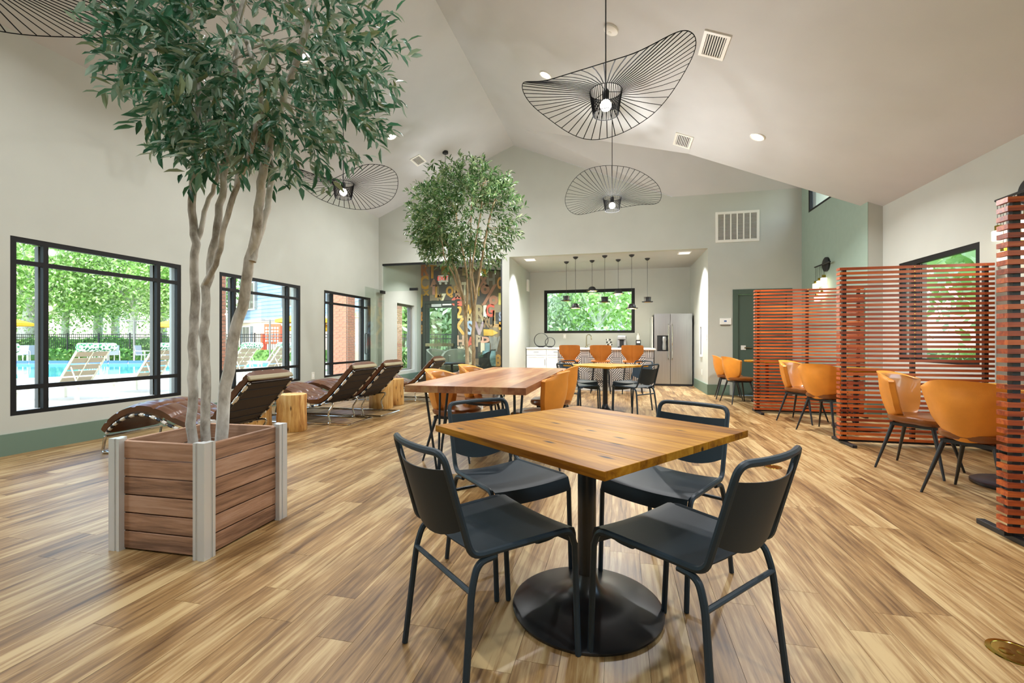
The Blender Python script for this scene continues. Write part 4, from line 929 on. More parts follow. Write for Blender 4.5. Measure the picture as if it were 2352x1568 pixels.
mb = MB(); mb.box((-.02, -a, -.36), (0, -a + .05, .36)); mb.box((-.02, a - .05, -.36), (0, a, .36)); mb.box((-.02, -a + .05, -.36), (0, a - .05, -.31)); mb.box((-.02, -a + .05, .31), (0, a - .05, .36)); mb.build('frame', 'white', o); MB().box((-.008, -a + .05, -.31), (-.002, a - .05, .31)).build('glass_door', 'black_satin', o)
plate('light_switch', 'white light switch on the alcove wall by the corner', 'switch', (AX1 - .004, 10.2, 1.2), (.008, .07, .12)); plate('power_outlet', 'white outlet low on the alcove wall', 'outlet', (AX1 - .004, 10.75, .42), (.008, .07, .12))
emit('added_panel_glow', 'fffaf0', 1.1)
for u, v, lb in ((1218, 596, 'flat white ceiling square with an added lamp at the left of the alcove'), (1572, 580, 'flat white ceiling square with an added lamp at the right of the alcove')):
    p = onz(u, v, AZ); o = thing('alcove_lit_square', lb, 'ceiling light', (p[0], p[1], AZ), 0, 'flat alcove ceiling squares with added lamps'); MB().box((-.13, -.13, -.012), (.13, .13, 0)).build('frame', 'white', o); MB().box((-.11, -.11, -.016), (.11, .11, -.0125)).build('diffuser', 'added_panel_glow', o)
    light('alcove_added_lamp', 'AREA', (0, 0, -.03), 52.0, size=.22, parent=o, spread=deg(96))  # glow and lamp added to the white squares to brighten the alcove
o = thing('wall_speaker', 'slim white speaker high on the alcove left wall', 'speaker', (AX0, 12.1, 2.62)); MB().box((0, -.09, -.16), (.05, .09, .16)).build('housing', 'white', o, bevel=.01); MB().box((.0505, -.07, -.14), (.054, .07, .14)).build('grille', 'grille', o)

# ================================================================== GLASS ROOM: mural, exit sign, lounge chairs
mur = ['6b5a44', '57504a', '7d6a52', '8c7a62', '4b4743', '94836a']
for i, c in enumerate(mur): mat('print_%d' % i, c, .7, var=.15, vscale=6)
rm = random.Random(9); MY = YK - .004
mb = MB(); x = XL + .001
while x < GX1 - .001:
    wd = min(.16 + rm.random() * .26, GX1 - .001 - x); z = 0.0
    while z < 3.39:
        zt = 3.395 - (x + wd - XL) / (GX1 - XL) * .345; hz = min(.14 + rm.random() * .4, zt - z)
        if hz <= .01: break
        if not (x + wd > GD0 - .06 and x < GD1 + .06 and z < GDZ + .06):
            mb.cur = rm.randrange(6); mb.box((x, MY - .001 - rm.random() * .002, z), (x + wd - .004, YK - .0002, z + hz - .004))
        elif z + hz > GDZ + .06:
            mb.cur = rm.randrange(6); mb.box((x, MY - .002, GDZ + .06), (x + wd - .004, YK - .0002, z + hz - .004))
        z += hz
    x += wd
mb.build('printed_blocks', ['print_%d' % i for i in range(6)], mural_wall)
LC = {}
def letter_mat(c):
    if c not in LC: LC[c] = mat('ink_' + c, c, .65, var=.2, vscale=5)
    return 'ink_' + c
def text_mesh(ch, m, size, depth=.003, offs=0.0):
    cu = bpy.data.curves.new('t', 'FONT'); cu.body = ch; cu.size = size; cu.align_x = 'CENTER'; cu.align_y = 'CENTER'; cu.extrude = depth; cu.offset = offs; cu.resolution_u = 3
    ob = bpy.data.objects.new('t', cu); COL.objects.link(ob); dg = bpy.context.evaluated_depsgraph_get(); me = bpy.data.meshes.new_from_object(ob.evaluated_get(dg)); bpy.data.objects.remove(ob); bpy.data.curves.remove(cu)
    me.materials.clear(); me.materials.append(M[m]); return me
def letter(ch, zu, zv, hp, c, sx=1.0, par=None):
    """zu, zv: centre in the 6.03x enlargement of the mural whose corner is (960, 590); hp: height there"""
    u, v = 960 + zu / 6.03, 590 + zv / 6.03; p = ony(u, v, YK); h_ = hp / 6.03 / FPX * ((p - CAM) @ FW); me = text_mesh(ch, letter_mat(c), h_ / .69, .003, .018)
    o = put('letter', me, mural_wall); o.location = (p[0], MY - .006, p[2]); o.rotation_euler = (PI / 2, 0, 0); o.scale = (sx, 1, 1)
for a in [('R', 88, 190, 150, 'c4752f', .85), ('T', 200, 205, 195, 'd89a2a', .8), ('C', 88, 365, 175, 'd89a26', .75), ('K', 375, 180, 120, 'b98a35'), ('A', 222, 365, 90, 'b98870'), ('I', 222, 470, 105, 'd09a86', 1.4), ('L', 275, 480, 170, 'd9a24e', .8), ('X', 115, 500, 60, 'cf9c3c'),
          ('7', 352, 565, 90, 'e9dfb8'), ('Q', 440, 480, 120, 'cd953c', .75), ('S', 530, 455, 90, 'd2a468'), ('B', 480, 330, 100, '8c8a70'), ('G', 540, 625, 120, 'd9705c', 1.3), ('2', 566, 770, 160, 'dcae55', .9), ('K', 575, 975, 220, 'dca74e', .75), ('R', 855, 790, 220, 'a3906c', .7), ('I', 930, 760, 155, 'e6dfc4', 1.2), ('G', 1000, 750, 160, 'dd5f4d', .8),
          ('%', 990, 540, 270, 'b07a60', .95), ('V', 850, 1000, 190, 'a48f98', .9), ('S', 715, 990, 180, 'a9bbd0', .75), ('K', 950, 910, 140, '8f7557', .7), ('U', 1015, 905, 130, '8f7557', .7), ('L', 1085, 870, 220, 'b98f5c', .8), ('H', 590, 1170, 140, 'c9a48a', .8), ('A', 735, 1190, 140, 'd26a58', .8), ('P', 840, 1170, 150, 'b9a48a', .8),
          ('Y', 590, 1310, 140, 'd9cdb0', .8), ('N', 730, 1310, 120, 'd6c8a8', .8), ('U', 720, 1430, 120, 'd8cba6', .8), ('C', 615, 1440, 110, 'e2d6b0', .8), ('S', 910, 190, 140, 'd8a93a', 1.1), ('X', 910, 340, 150, 'a8765c', .8), ('H', 1010, 320, 140, '8a7f70', .9), ('O', 1140, 370, 150, 'd49050', .5), ('T', 650, 450, 170, 'ded2b4', .6), ('M', 550, 520, 100, 'b58a66', .6), ('D', 665, 590, 100, 'ab9070', .6),
          ('W', 700, 750, 150, 'd7a64e', .5), ('M', 715, 840, 90, 'ccb78c', .6), ('Y', 845, 480, 120, 'd8b55a', .4), ('1', 1135, 590, 150, 'd5c06a', 1.0), ('D', 930, 1150, 70, 'd9a58e', 1.6), ('Z', 55, 830, 110, 'd08a40', .6), ('J', 55, 600, 130, 'd8a838', .6), ('B', 55, 1010, 110, 'b98a4c', .6), ('S', 1140, 830, 110, '9aa0b4', .5), ('5', 1140, 960, 90, 'dca23e', .6), ('E', 640, 200, 110, 'a08858', .7), ('F', 760, 200, 120, 'c09a58', .7), ('W', 1060, 1200, 170, '8d8a82', .6), ('8', 1110, 1440, 150, 'b98c4a', .8), ('N', 300, 560, 80, 'a89468', .7), ('E', 190, 590, 90, '9c907a', .8)]: letter(*a)
p = [ony(960 + q[0] / 6.03, 590 + q[1] / 6.03, YK) for q in ((910, 1000), (1030, 1005), (1115, 1050), (1030, 1090), (910, 1090))]; mb = MB(); letter_mat('dfb24e'); mb.prism([(q[0], q[2]) for q in p], 1, MY - .008, MY - .003); mb.build('printed_arrow', 'ink_dfb24e', mural_wall)
for i, (a_, b_, c_, d_, m_) in enumerate(((870, 1190, 925, 1320, 'd9ccb0'), (930, 1190, 995, 1380, '7d9799'), (1010, 1110, 1100, 1310, '8b8a84'))):
    q0, q1 = ony(960 + a_ / 6.03, 590 + b_ / 6.03, YK), ony(960 + c_ / 6.03, 590 + d_ / 6.03, YK); letter_mat(m_); MB().box((q0[0], MY - .007, q1[2]), (q1[0], MY - .003, q0[2])).build('printed_bar', 'ink_' + m_, mural_wall)
p = ony(1018, 640, YK - .12); o = thing('exit_sign', 'white illuminated EXIT sign with red letters above the exit door', 'exit sign', (p[0], YK - .12, p[2])); MB().box((-.15, -.03, -.10), (.15, .03, .10)).build('housing', 'white', o, bevel=.006); MB().box((-.03, .031, -.05), (.03, .11, .05)).build('bracket', 'white', o)
e = put('lettering', text_mesh('EXIT', 'exit_red', .17, .002), o); e.location = (0, -.033, 0); e.rotation_euler = (PI / 2, 0, 0)
for s in (-1, 1): MB().sphere((s * .09, -.01, -.135), .04, 12, 8).build('emergency_lamp', 'plastic', o, True)
mat('lounge_grey', '6f7566', .7); mat('lounge_dark', '2d3230', .6); mat('pillow', '7fa0a6', .8, var=.4, vscale=9)
def armchair(label, u, v, y, rz, m):
    p = ony(u, v, y); o = thing('lounge_chair', label, 'armchair', (p[0], y, 0), rz, 'lounge chairs in the glass room')
    def bk(r, zt):
        def f(a, b): t = (a - .5) * PI * 1.15 + PI; return (r * math.cos(t), r * math.sin(t) * 1.05, .30 + (zt - .30 - .20 * abs(2 * a - 1) ** 2.5) * b)
        return f
    MB().shell(bk(.36, .90), bk(.30, .89), 17, 6).build('backrest', m, o, True); MB().shell(lambda a, b: (-.28 + .56 * b, (a - .5) * .56, .45), lambda a, b: (-.28 + .54 * b, (a - .5) * .54, .32), 3, 3).build('seat', m, o)
    for sx in (-1, 1):
        for sy in (-1, 1): MB().tube([(sx * .2, sy * .2, .32), (sx * .24, sy * .24, 0)], .012, 6).build('leg', 'black', o)
armchair('grey lounge chair in front of the exit door', 1010, 800, 11.75, deg(-20), 'lounge_grey'); armchair('grey tub lounge chair beside the exit door, in the glass room', 1044, 800, 11.85, deg(-95), 'lounge_grey'); armchair('dark lounge chair at the right of the glass room', 1108, 800, 11.7, deg(200), 'lounge_dark')
p = ony(1135, 820, 11.75); o = thing('cushion', 'pale teal patterned cushion on the dark lounge chair', 'cushion', (p[0] - .07, 11.50, .455), deg(0)); mb = MB(); mb.shell(lambda a, b: ((a - .5) * .36, -.05 * math.sin(a * PI) * math.sin(b * PI), .40 * b), lambda a, b: ((a - .5) * .36, .05 * math.sin(a * PI) * math.sin(b * PI) + .005, .40 * b), 9, 9); mb.build('cover', 'pillow', o, True); MB().tube([(-.18, 0, .0), (.18, 0, 0), (.18, 0, .4), (-.18, 0, .4)], .005, 5, closed=True).build('piping', 'pillow', o)
p = ony(1038, 840, 11.0); o = thing('coffee_table', 'dark oval low table in the glass room', 'table', (p[0], 11.0, 0)); MB().lathe([(.36, .52), (.38, .53), (.38, .555), (.36, .56)], 32).build('tabletop', 'black_satin', o, True); MB().lathe([(.24, 0), (.24, .015), (.03, .03), (.03, .53)], 24).build('pedestal', 'black', o, True)

# ================================================================== OUTDOORS
ZG = -.06
struct('terrain_lawn', MB().box((-90, -30, ZG - .6), (70, 90, ZG - .05)), 'lawn', label='green lawn around the building')
struct('terrain_deck', MB().box((-38, -8, ZG - .049), (XL - .201, 15.8, ZG)).box((-38, 15.8, ZG - .049), (-12, 30, ZG)), 'concrete', label='pale concrete pool deck')
struct('terrain_drive', MB().box((9, -20, ZG - .049), (20, 40, ZG - .02)), 'concrete', label='pale parking drive beyond the right wall')
def gp(u, v): q = onz(u, v, ZG); return (q[0], q[1])
pool = [gp(20, 872), gp(250, 862), gp(430, 852), gp(640, 843), gp(640, 836), gp(430, 835.5), gp(20, 836)]
o = thing('swimming_pool', 'turquoise swimming pool with blue tile band', 'pool', (0, 0, 0))
MB().prism(pool, 2, ZG + .002, ZG + .012).build('water', 'pool_water', o)
mb = MB()
for a, b in zip(pool, pool[1:] + pool[:1]):
    d = Vector((b[0] - a[0], b[1] - a[1], 0)); n_ = Vector((d.y, -d.x, 0)).normalized() * .3; mb.add([(a[0], a[1], ZG + .0), (b[0], b[1], ZG), (b[0] + n_.x, b[1] + n_.y, ZG), (a[0] + n_.x, a[1] + n_.y, ZG), (a[0], a[1], ZG + .03), (b[0], b[1], ZG + .03), (b[0] + n_.x, b[1] + n_.y, ZG + .03), (a[0] + n_.x, a[1] + n_.y, ZG + .03)], [(0, 3, 2, 1), (4, 5, 6, 7), (0, 1, 5, 4), (1, 2, 6, 5), (2, 3, 7, 6), (3, 0, 4, 7)])
mb.build('coping', 'white', o)
for a, b in ((pool[4], pool[5]), (pool[5], pool[6])):
    d = Vector((b[0] - a[0], b[1] - a[1], 0)); L = d.length; nT = int(L / .9)
    for i in range(nT):
        q = Vector((a[0], a[1], ZG + .1)) + d * ((i + .5) / nT); MB().cbox(q, (L / nT - .05, .03, .15), rz=math.atan2(d.y, d.x)).build('band_tile', 'pool_tile', o)
# loungers: local +x towards the feet
def lounger():
    o = thing('pool_lounger', '', 'pool lounger', group='cream pool loungers with green towels')
    mb = MB()
    for s in (-1, 1): mb.box((-.05, s * .31 - .02, .30), (1.45, s * .31 + .02, .345))
    mb.box((1.41, -.29, .30), (1.45, .29, .345)); mb.build('seat_frame', 'lounger', o)
    for x in (.05, 1.35):
        for s in (-1, 1): MB().box((x - .025, s * .31 - .025, 0), (x + .025, s * .31 + .025, .30)).build('leg', 'lounger', o)
    for i in range(8): MB().box((.62 + i * .10, -.29, .335), (.69 + i * .10, .29, .347)).build('seat_strap', 'lounger', o)
    B = lambda k, y, d: (.60 - .60 * k - d * .74, y, .345 + .76 * k - d * .67)
    mb = MB()
    for s in (-1, 1): mb.tube([B(0, s * .28, 0), B(1, s * .28, 0)], .02, 6)
    mb.tube([B(.02, 0, .01), B(1, 0, .01)], .012, 5); mb.tube([B(1, -.28, 0), B(1, .28, 0)], .02, 6); mb.build('back_frame', 'lounger', o)
    for i in range(6):
        a, b = (i + .12) / 6, (i + .88) / 6; MB().add([B(a, -.27, .0), B(a, .27, 0), B(b, .27, 0), B(b, -.27, 0), B(a, -.27, -.006), B(a, .27, -.006), B(b, .27, -.006), B(b, -.27, -.006)], [(0, 1, 2, 3), (7, 6, 5, 4), (0, 4, 5, 1), (1, 5, 6, 2), (2, 6, 7, 3), (3, 7, 4, 0)]).build('back_sling', 'lounger_sling', o)
    for s in (-1, 1): MB().tube([(.14, s * .24, .32), B(.45, s * .24, .02)], .012, 5).build('prop', 'lounger', o)
    MB().tube([(B(.95, -.31, .03)), (B(.95, .31, .03))], .085, 10).build('towel_roll', 'towel', o, True)
    return o
LG = lounger(); first = True
spots = [(-9.9, 5.2), (-9.9, 6.72), (-9.9, 8.15), (-9.9, 10.55), (-9.9, 12.0), (-10.0, 13.4), (-13.3, 12.6), (-13.3, 14.2), (-13.3, 15.8), (-9.9, 15.2)]
ln_ = ['at the left edge of the nearest window', 'in the middle of the nearest window', 'at the right of the nearest window', 'behind the leaning trunk in the second window', 'in the middle of the second window', 'at the right of the second window', 'in the rear row, left in the second window', 'in the rear row, middle of the second window', 'in the rear row, right of the second window', 'behind the brick column in the third window']
for (x, y), t_ in zip(spots, ln_):
    lb = 'cream pool lounger with green towel ' + t_
    if first: LG.location = (x, y, ZG); LG.rotation_euler.z = PI; LG['label'] = lb; first = False
    else: dup(LG, (x, y, ZG), PI, lb)
# fence parallel to the picture, hedge behind
def picket_fence(label, a, b, H=1.62):
    A, B = Vector((a[0], a[1], ZG)), Vector((b[0], b[1], ZG)); d = B - A; L = d.length; o = thing('pool_fence', label, 'fence', A, math.atan2(d.y, d.x), 'black picket fences')
    n = int(L / 1.83); 
    for i in range(n + 1): x = L * i / n; MB().box((x - .03, -.03, -.04), (x + .03, .03, H + .05)).build('post', 'black', o)
    for z in (.12, H - .22, H - .04): MB().box((0, -.015, z - .02), (L, .015, z + .02)).build('rail', 'black', o)
    mb = MB(); k = int(L / .12)
    for i in range(k): x = (i + .5) * L / k; mb.box((x - .009, -.009, .06), (x + .009, .009, H))
    tag(mb.build('pickets', 'black', o), kind='stuff')
FWD = 27.0
picket_fence('black picket fence across the far side of the pool', atw(-60, 784, FWD), atw(800, 784, FWD))
picket_fence('black picket fence beyond the exit door', atw(880, 784, 19.5), atw(1085, 784, 19.5), 1.5)
def quads(rng, n, pos, size, flat=.6):
    c = rng.normal(size=(n, 3)); c /= np.linalg.norm(c, axis=1, keepdims=True); c[:, 2] = np.abs(c[:, 2]) * flat + .15; c /= np.linalg.norm(c, axis=1, keepdims=True)
    a = np.cross(c, rng.normal(size=(n, 3))); a /= np.linalg.norm(a, axis=1, keepdims=True); b = np.cross(c, a); s = size * (.6 + .8 * rng.random((n, 1)))
    V = np.stack([pos - a * s, pos + b * s * .5, pos + a * s, pos - b * s * .5], 1).reshape(-1, 3); return V, [(4 * i, 4 * i + 1, 4 * i + 2, 4 * i + 3) for i in range(n)]
def qmesh(name, V, F, m):
    me = bpy.data.meshes.new(name); me.from_pydata(V.tolist(), [], F); me.materials.append(M[m]); me.update(); return me
def hedge(label, a, b, h, th, n, seed, m='leaf_hedge'):
    rng = np.random.default_rng(seed); A, B = np.array(a[:2]), np.array(b[:2]); d = B - A; L = np.linalg.norm(d); d /= L; nn = np.array([-d[1], d[0]])
    t = rng.random(n) * L; o_ = (rng.random(n) - .5) * th; z = rng.random(n) ** .8 * h * (.9 + .1 * np.sin(t * 1.7))
    pos = np.column_stack([A[0] + d[0] * t + nn[0] * o_, A[1] + d[1] * t + nn[1] * o_, z + ZG]); V, F = quads(rng, n, pos, .10)
    o = thing('hedge', label, 'hedge'); c = (A + B) / 2; tag(put('foliage', qmesh('foliage', V, F, m), o), kind='stuff')
    MB().cbox(((A[0] + B[0]) / 2, (A[1] + B[1]) / 2, ZG + h * .42), (L, th * .75, h * .84), rz=math.atan2(d[1], d[0])).build('inner_growth', 'leaf_hedge', o)
hedge('clipped green hedge behind the pool fence', atw(-60, 784, 28.4), atw(470, 784, 28.4), 1.55, .9, 7000, 1); hedge('low green hedge at the foot of the pool fence', atw(-60, 784, 26.3), atw(480, 784, 26.3), .75, .7, 4000, 2)
hedge('bright low shrubs behind the loungers in the second window', atw(500, 784, 26.3), atw(800, 784, 26.3), .8, .7, 2500, 3); hedge('sunlit shrubs outside the exit door', atw(880, 784, 17.5), atw(1085, 784, 17.5), .9, 1.0, 3500, 4, 'leaf_out')
def out_tree(label, u, w, H, r, n, seed, m='leaf_out', lean=0.0, zc=None, trunk=.22, sq=.85, size=.2, xy=None, group='garden trees'):
    rng = np.random.default_rng(seed); p = np.array([xy[0], xy[1], 0]) if xy else atw(u, 784, w); o = thing('garden_tree', label, 'tree', (p[0], p[1], ZG - .05), 0, group); zc = zc or H - r * sq
    lob = rng.normal(size=(9, 3)); lob /= np.linalg.norm(lob, axis=1, keepdims=True)
    v = lob[rng.integers(0, 9, n)] * .62 + rng.normal(size=(n, 3)) * .36; pos = v * np.array([r, r, r * sq]) + np.array([lean * 1.5, 0, zc]); pos = pos[pos[:, 2] > .25]
    V, F = quads(rng, len(pos), pos, size); tag(put('foliage', qmesh('foliage', V, F, m), o), kind='stuff')
    mb = MB(); mb.tube(spline([(0, 0, 0), (lean * .4, 0, zc * .35), (lean, .1, zc * .7), (lean * 1.4, 0, zc * 1.1)], 5), [trunk * (1 - .035 * i) for i in range(16)], 10); mb.build('trunk', 'bark', o, True)
    for k in range(4): a = k * 1.6 + seed; MB().tube([(lean * .7, 0, zc * .55), (lean + r * .35 * math.cos(a), r * .35 * math.sin(a), zc * .85), (lean + r * .6 * math.cos(a), r * .6 * math.sin(a), zc * 1.1)], [trunk * .5, trunk * .3, .03], 7).build('branch', 'bark', o, True)
    return o
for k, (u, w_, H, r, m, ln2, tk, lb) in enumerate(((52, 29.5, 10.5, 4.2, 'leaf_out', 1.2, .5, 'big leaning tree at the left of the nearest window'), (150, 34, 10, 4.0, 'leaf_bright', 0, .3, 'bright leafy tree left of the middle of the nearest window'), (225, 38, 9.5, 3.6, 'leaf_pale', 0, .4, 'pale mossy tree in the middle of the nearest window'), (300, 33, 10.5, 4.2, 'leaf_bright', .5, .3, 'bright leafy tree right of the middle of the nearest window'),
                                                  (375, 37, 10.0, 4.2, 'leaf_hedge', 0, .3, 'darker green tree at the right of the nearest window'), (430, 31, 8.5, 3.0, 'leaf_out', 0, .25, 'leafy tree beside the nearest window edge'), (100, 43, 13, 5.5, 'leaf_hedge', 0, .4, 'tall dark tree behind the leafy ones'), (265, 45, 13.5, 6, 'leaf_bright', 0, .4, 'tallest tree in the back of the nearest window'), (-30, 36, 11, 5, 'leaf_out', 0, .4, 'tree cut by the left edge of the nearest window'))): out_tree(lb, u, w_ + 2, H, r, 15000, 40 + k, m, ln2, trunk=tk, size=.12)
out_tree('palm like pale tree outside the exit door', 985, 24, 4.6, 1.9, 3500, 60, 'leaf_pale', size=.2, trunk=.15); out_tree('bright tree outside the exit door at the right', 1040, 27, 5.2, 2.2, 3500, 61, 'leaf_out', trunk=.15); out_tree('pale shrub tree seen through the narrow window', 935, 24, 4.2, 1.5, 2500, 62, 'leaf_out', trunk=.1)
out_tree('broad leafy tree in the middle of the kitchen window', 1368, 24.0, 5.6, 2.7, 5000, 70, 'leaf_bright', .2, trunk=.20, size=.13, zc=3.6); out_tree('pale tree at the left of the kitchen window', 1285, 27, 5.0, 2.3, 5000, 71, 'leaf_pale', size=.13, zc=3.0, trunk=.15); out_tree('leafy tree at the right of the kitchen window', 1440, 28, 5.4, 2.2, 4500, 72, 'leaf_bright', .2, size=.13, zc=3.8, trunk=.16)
hedge('leafy shrubs low in the kitchen window', atw(1230, 784, 19), atw(1350, 784, 19), 1.15, 1.0, 2600, 73, 'leaf_bright')
for k, (x, y, r) in enumerate(((10.5, 12.5, 3.2), (12.5, 17.5, 3.6), (9.5, 8.5, 2.6), (13.5, 13.5, 3.4))): out_tree(['sunlit tree outside the booth windows', 'tree far beyond the booth windows, rearmost', 'tree outside the nearest booth window', 'tall tree seen through the slatted screens'][k], 0, 0, 8.5 if k != 2 else 7, r, 5000, 80 + k, 'leaf_bright', xy=(x, y), size=.2, zc=4.6, group='trees beyond the right wall')
hedge('long green hedge beyond the right wall', (8.2, 4), (8.2, 24), 1.0, 1.0, 5000, 90, 'leaf_bright')
# grey house behind kitchen window
mat('grey_siding', 'aab3bb', .8); mat('roof_grey', '6d7378', .8)
def house(label, u, w_, L, D, H, sid, nwin, z_brick=0.0, rz=TH, boards=None, s0=-.5):
    p = atw(u, 784, w_); o = thing('house', label, 'building', (p[0], p[1], ZG - .05), rz); x0, x1 = L * s0, L * (1 + s0)
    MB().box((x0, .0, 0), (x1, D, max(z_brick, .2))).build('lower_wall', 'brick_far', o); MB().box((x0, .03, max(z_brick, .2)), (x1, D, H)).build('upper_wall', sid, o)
    if boards:
        n = int((H - z_brick) / boards); 
        for i in range(n): z = z_brick + i * boards; MB().add([(x0, -.005, z), (x1, -.005, z), (x1, .03, z), (x0, .03, z), (x0, .02, z + boards), (x1, .02, z + boards), (x1, .03, z + boards), (x0, .03, z + boards)], [(0, 3, 2, 1), (4, 5, 6, 7), (0, 1, 5, 4), (1, 2, 6, 5), (2, 3, 7, 6), (3, 0, 4, 7)]).build('siding_board', sid, o)
        MB().box((x0 - .05, -.06, z_brick - .12), (x1 + .05, 0.0, z_brick + .06)).build('band', 'white', o)
    for (x, z, ww, hh) in nwin:
        f = MB(); k = .09; f.box((x - ww / 2 - k, -.07, z - hh / 2 - k), (x + ww / 2 + k, -.01, z + hh / 2 + k)); f = f.build('window', 'white', o); MB().box((x - ww / 2, -.085, z - hh / 2), (x - .03, -.072, z + hh / 2)).build('pane', 'frame_grey', f); MB().box((x + .03, -.085, z - hh / 2), (x + ww / 2, -.072, z + hh / 2)).build('pane', 'frame_grey', f)
        for s in (-1, 1): MB().box((x + s * (ww / 2 + .30) - .17, -.05, z - hh / 2 - .05), (x + s * (ww / 2 + .30) + .17, -.012, z + hh / 2 + .05)).build('shutter', 'roof_grey', o)
    mb = MB(); mb.add([(x0 - .4, -.5, H), (x1 + .4, -.5, H), (x1 + .4, D + .5, H), (x0 - .4, D + .5, H), (x0 + D * .3, D / 2, H + D * .28), (x1 - D * .3, D / 2, H + D * .28)], [(0, 1, 5, 4), (1, 2, 5), (2, 3, 4, 5), (3, 0, 4), (3, 2, 1, 0)]); mb.build('roof', 'roof_grey', o)
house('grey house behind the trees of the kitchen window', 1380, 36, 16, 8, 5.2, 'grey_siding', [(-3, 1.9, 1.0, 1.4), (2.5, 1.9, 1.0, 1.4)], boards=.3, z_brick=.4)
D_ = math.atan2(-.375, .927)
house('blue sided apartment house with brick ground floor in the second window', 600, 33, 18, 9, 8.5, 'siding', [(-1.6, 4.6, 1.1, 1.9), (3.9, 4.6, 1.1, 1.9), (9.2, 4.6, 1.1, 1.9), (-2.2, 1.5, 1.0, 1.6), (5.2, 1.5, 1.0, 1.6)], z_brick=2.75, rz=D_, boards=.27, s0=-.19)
# giant four in a row game
p = atw(626, 784, 28.3); o = thing('giant_game', 'giant orange four in a row game beyond the fence', 'garden game', (p[0], p[1], ZG), TH)
MB().box((-.5, -.04, 1.0), (.5, .04, 2.25)).build('board', 'orange_plastic', o)
for i in range(5):
    for j in range(5):
        mb = MB(); mb.lathe([(.065, 0), (.065, .02)], 12); mb.v = [(a, -.04 - c, b) for a, b, c in mb.v]; q = mb.build('disc', 'white', o); q.location = (-.36 + i * .18, 0, 1.2 + j * .2)
for s in (-1, 1): MB().box((s * .55 - .06, -.25, 0), (s * .55 + .06, .25, 1.9 + .25 * s)).build('side_frame', 'orange_plastic', o)
MB().box((-.49, -.2, 0.15), (.49, .2, .6)).build('tray', 'orange_plastic', o)
def lamp_post(label, u, w_, H):
    p = atw(u, 784, w_); o = thing('lamp_post', label, 'lamp post', (p[0], p[1], ZG), TH, 'twin headed garden lamp posts'); MB().tube([(0, 0, 0), (0, 0, H)], .05, 8).build('pole', 'frame_grey', o); MB().tube([(-.45, 0, H - .05), (.45, 0, H - .05)], .03, 6).build('arm', 'frame_grey', o)
    for s in (-1, 1): MB().lathe([(.22, 0), (.16, .06), (.04, .1)], 14, (s * .45, 0, H - .06)).build('head', 'frame_grey', o, True)
lamp_post('twin headed lamp post in the nearest window', 308, 25.4, 2.35); lamp_post('twin headed lamp post in front of the orange game', 620, 25.4, 2.4)
def parasol(label, u, w_, z, r=1.45):
    p = atw(u, 784, w_); o = thing('parasol', label, 'parasol', (p[0], p[1], ZG), 0, 'yellow poolside parasols'); n = 8; mb = MB(); vs = [(0, 0, z + .45)] + [(r * math.cos(2 * PI * i / n), r * math.sin(2 * PI * i / n), z) for i in range(n)] + [(r * math.cos(2 * PI * i / n), r * math.sin(2 * PI * i / n), z - .16) for i in range(n)]
    mb.add(vs, [(0, 1 + i, 1 + (i + 1) % n) for i in range(n)] + [(1 + i, 9 + i, 9 + (i + 1) % n, 1 + (i + 1) % n) for i in range(n)]); mb.build('canopy', 'umbrella', o); MB().tube([(0, 0, .03), (0, 0, z + .5)], .025, 8).build('pole', 'white', o); MB().lathe([(.28, 0), (.28, .06), (.05, .09)], 20).build('base', 'frame_grey', o, True)
parasol('yellow parasol at the left edge of the nearest window', -5, 25.3, 2.2); parasol('yellow parasol at the right edge of the nearest window', 425, 25.3, 2.1); parasol('yellow parasol at the right of the second window', 702, 24, 2.3); parasol('yellow parasol at the left of the third window', 718, 25, 1.9)
def patio_chair(label, u, w_, rz):
    p = atw(u, 784, w_); o = thing('patio_chair', label, 'patio chair', (p[0], p[1], ZG), rz, 'grey patio chairs by the pool'); MB().box((-.25, -.26, .42), (.25, .26, .46)).build('seat', 'patio_grey', o); MB().cbox((-.27, 0, .70), (.03, .5, .50), ry=-.15).build('backrest', 'patio_grey', o)
    for s in (-1, 1): MB().tube(fillet([(.24, s * .28, 0), (.24, s * .28, .63), (-.28, s * .28, .65), (-.30, s * .28, 0)], .05, 3), .02, 6).build('side_frame', 'white', o)
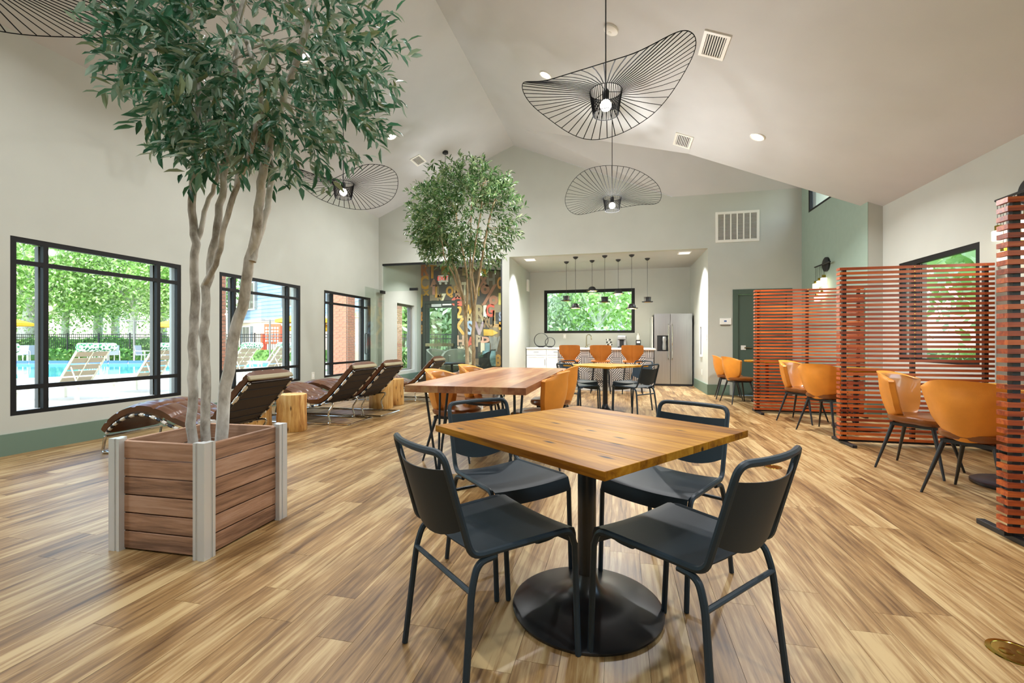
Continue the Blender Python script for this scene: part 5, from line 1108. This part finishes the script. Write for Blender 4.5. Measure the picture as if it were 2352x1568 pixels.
for u, w_, a, t_ in ((45, 24.7, -60, 'at the left of the nearest window'), (62, 25.2, 200, 'beside the left parasol'), (205, 24.7, 20, 'left of the patio table in the nearest window'), (228, 25.4, -80, 'behind the patio table in the nearest window'), (254, 24.7, 170, 'right of the patio table in the nearest window'), (330, 24.7, 20, 'below the lamp post'), (385, 24.7, 170, 'below the right parasol')): patio_chair('grey patio chair ' + t_, u, w_, deg(a))
p = atw(229, 784, 24.6); o = thing('patio_table', 'white patio table across the pool', 'table', (p[0], p[1], ZG)); MB().lathe([(.5, .68), (.52, .70), (.52, .72)], 28).build('tabletop', 'white', o)
for k in range(4): MB().tube([(.3 * math.cos(k * PI / 2), .3 * math.sin(k * PI / 2), .68), (.38 * math.cos(k * PI / 2), .38 * math.sin(k * PI / 2), 0)], .02, 6).build('leg', 'white', o)
# brick porch columns
def brick_column(label, x0, x1, y0, y1, H=3.4, real=True):
    o = thing('brick_column', label, 'column', ((x0 + x1) / 2, (y0 + y1) / 2, ZG), 0, 'brick porch columns'); a, b = (x1 - x0) / 2, (y1 - y0) / 2; ch = .0755; n = int(H / ch)
    MB().box((-a + .012, -b + .012, 0), (a - .012, b - .012, H)).build('core', 'mortar', o); MB().box((-a - .03, -b - .03, H), (a + .03, b + .03, H + .1)).build('cap', 'concrete', o)
    me = {}
    def bm_(L, ax):
        k = (round(L, 3), ax)
        if k not in me: me[k] = MB().cbox((0, 0, 0), (L, .05, ch - .012) if ax == 0 else (.05, L, ch - .012)).mesh('brick', 'brick')
        return me[k]
    nb_ = 0
    for i in range(n):
        z = (i + .5) * ch; cuts = [-1, 0, 1] if i % 2 else [-1, -.5, .5, 1]
        if not real: cuts = [-1, 1]
        for q0, q1 in zip(cuts, cuts[1:]):
            L = (q1 - q0) * a - .012; put('brick', bm_(L, 0), o, loc=((q0 + q1) / 2 * a, -b + .025, z))
            L = (q1 - q0) * (b - .056) - .012; put('brick', bm_(L, 1), o, loc=(a - .025, .02 + (q0 + q1) / 2 * (b - .056), z)) 
brick_column('brick porch column filling the third window', -8.25, -7.80, 11.80, 12.29); brick_column('brick porch column at the left edge of the second window', -8.25, -7.80, 7.17, 7.66, 3.4); brick_column('brick porch column seen through the narrow glass room window', -8.25, -7.80, 14.75, 15.35)
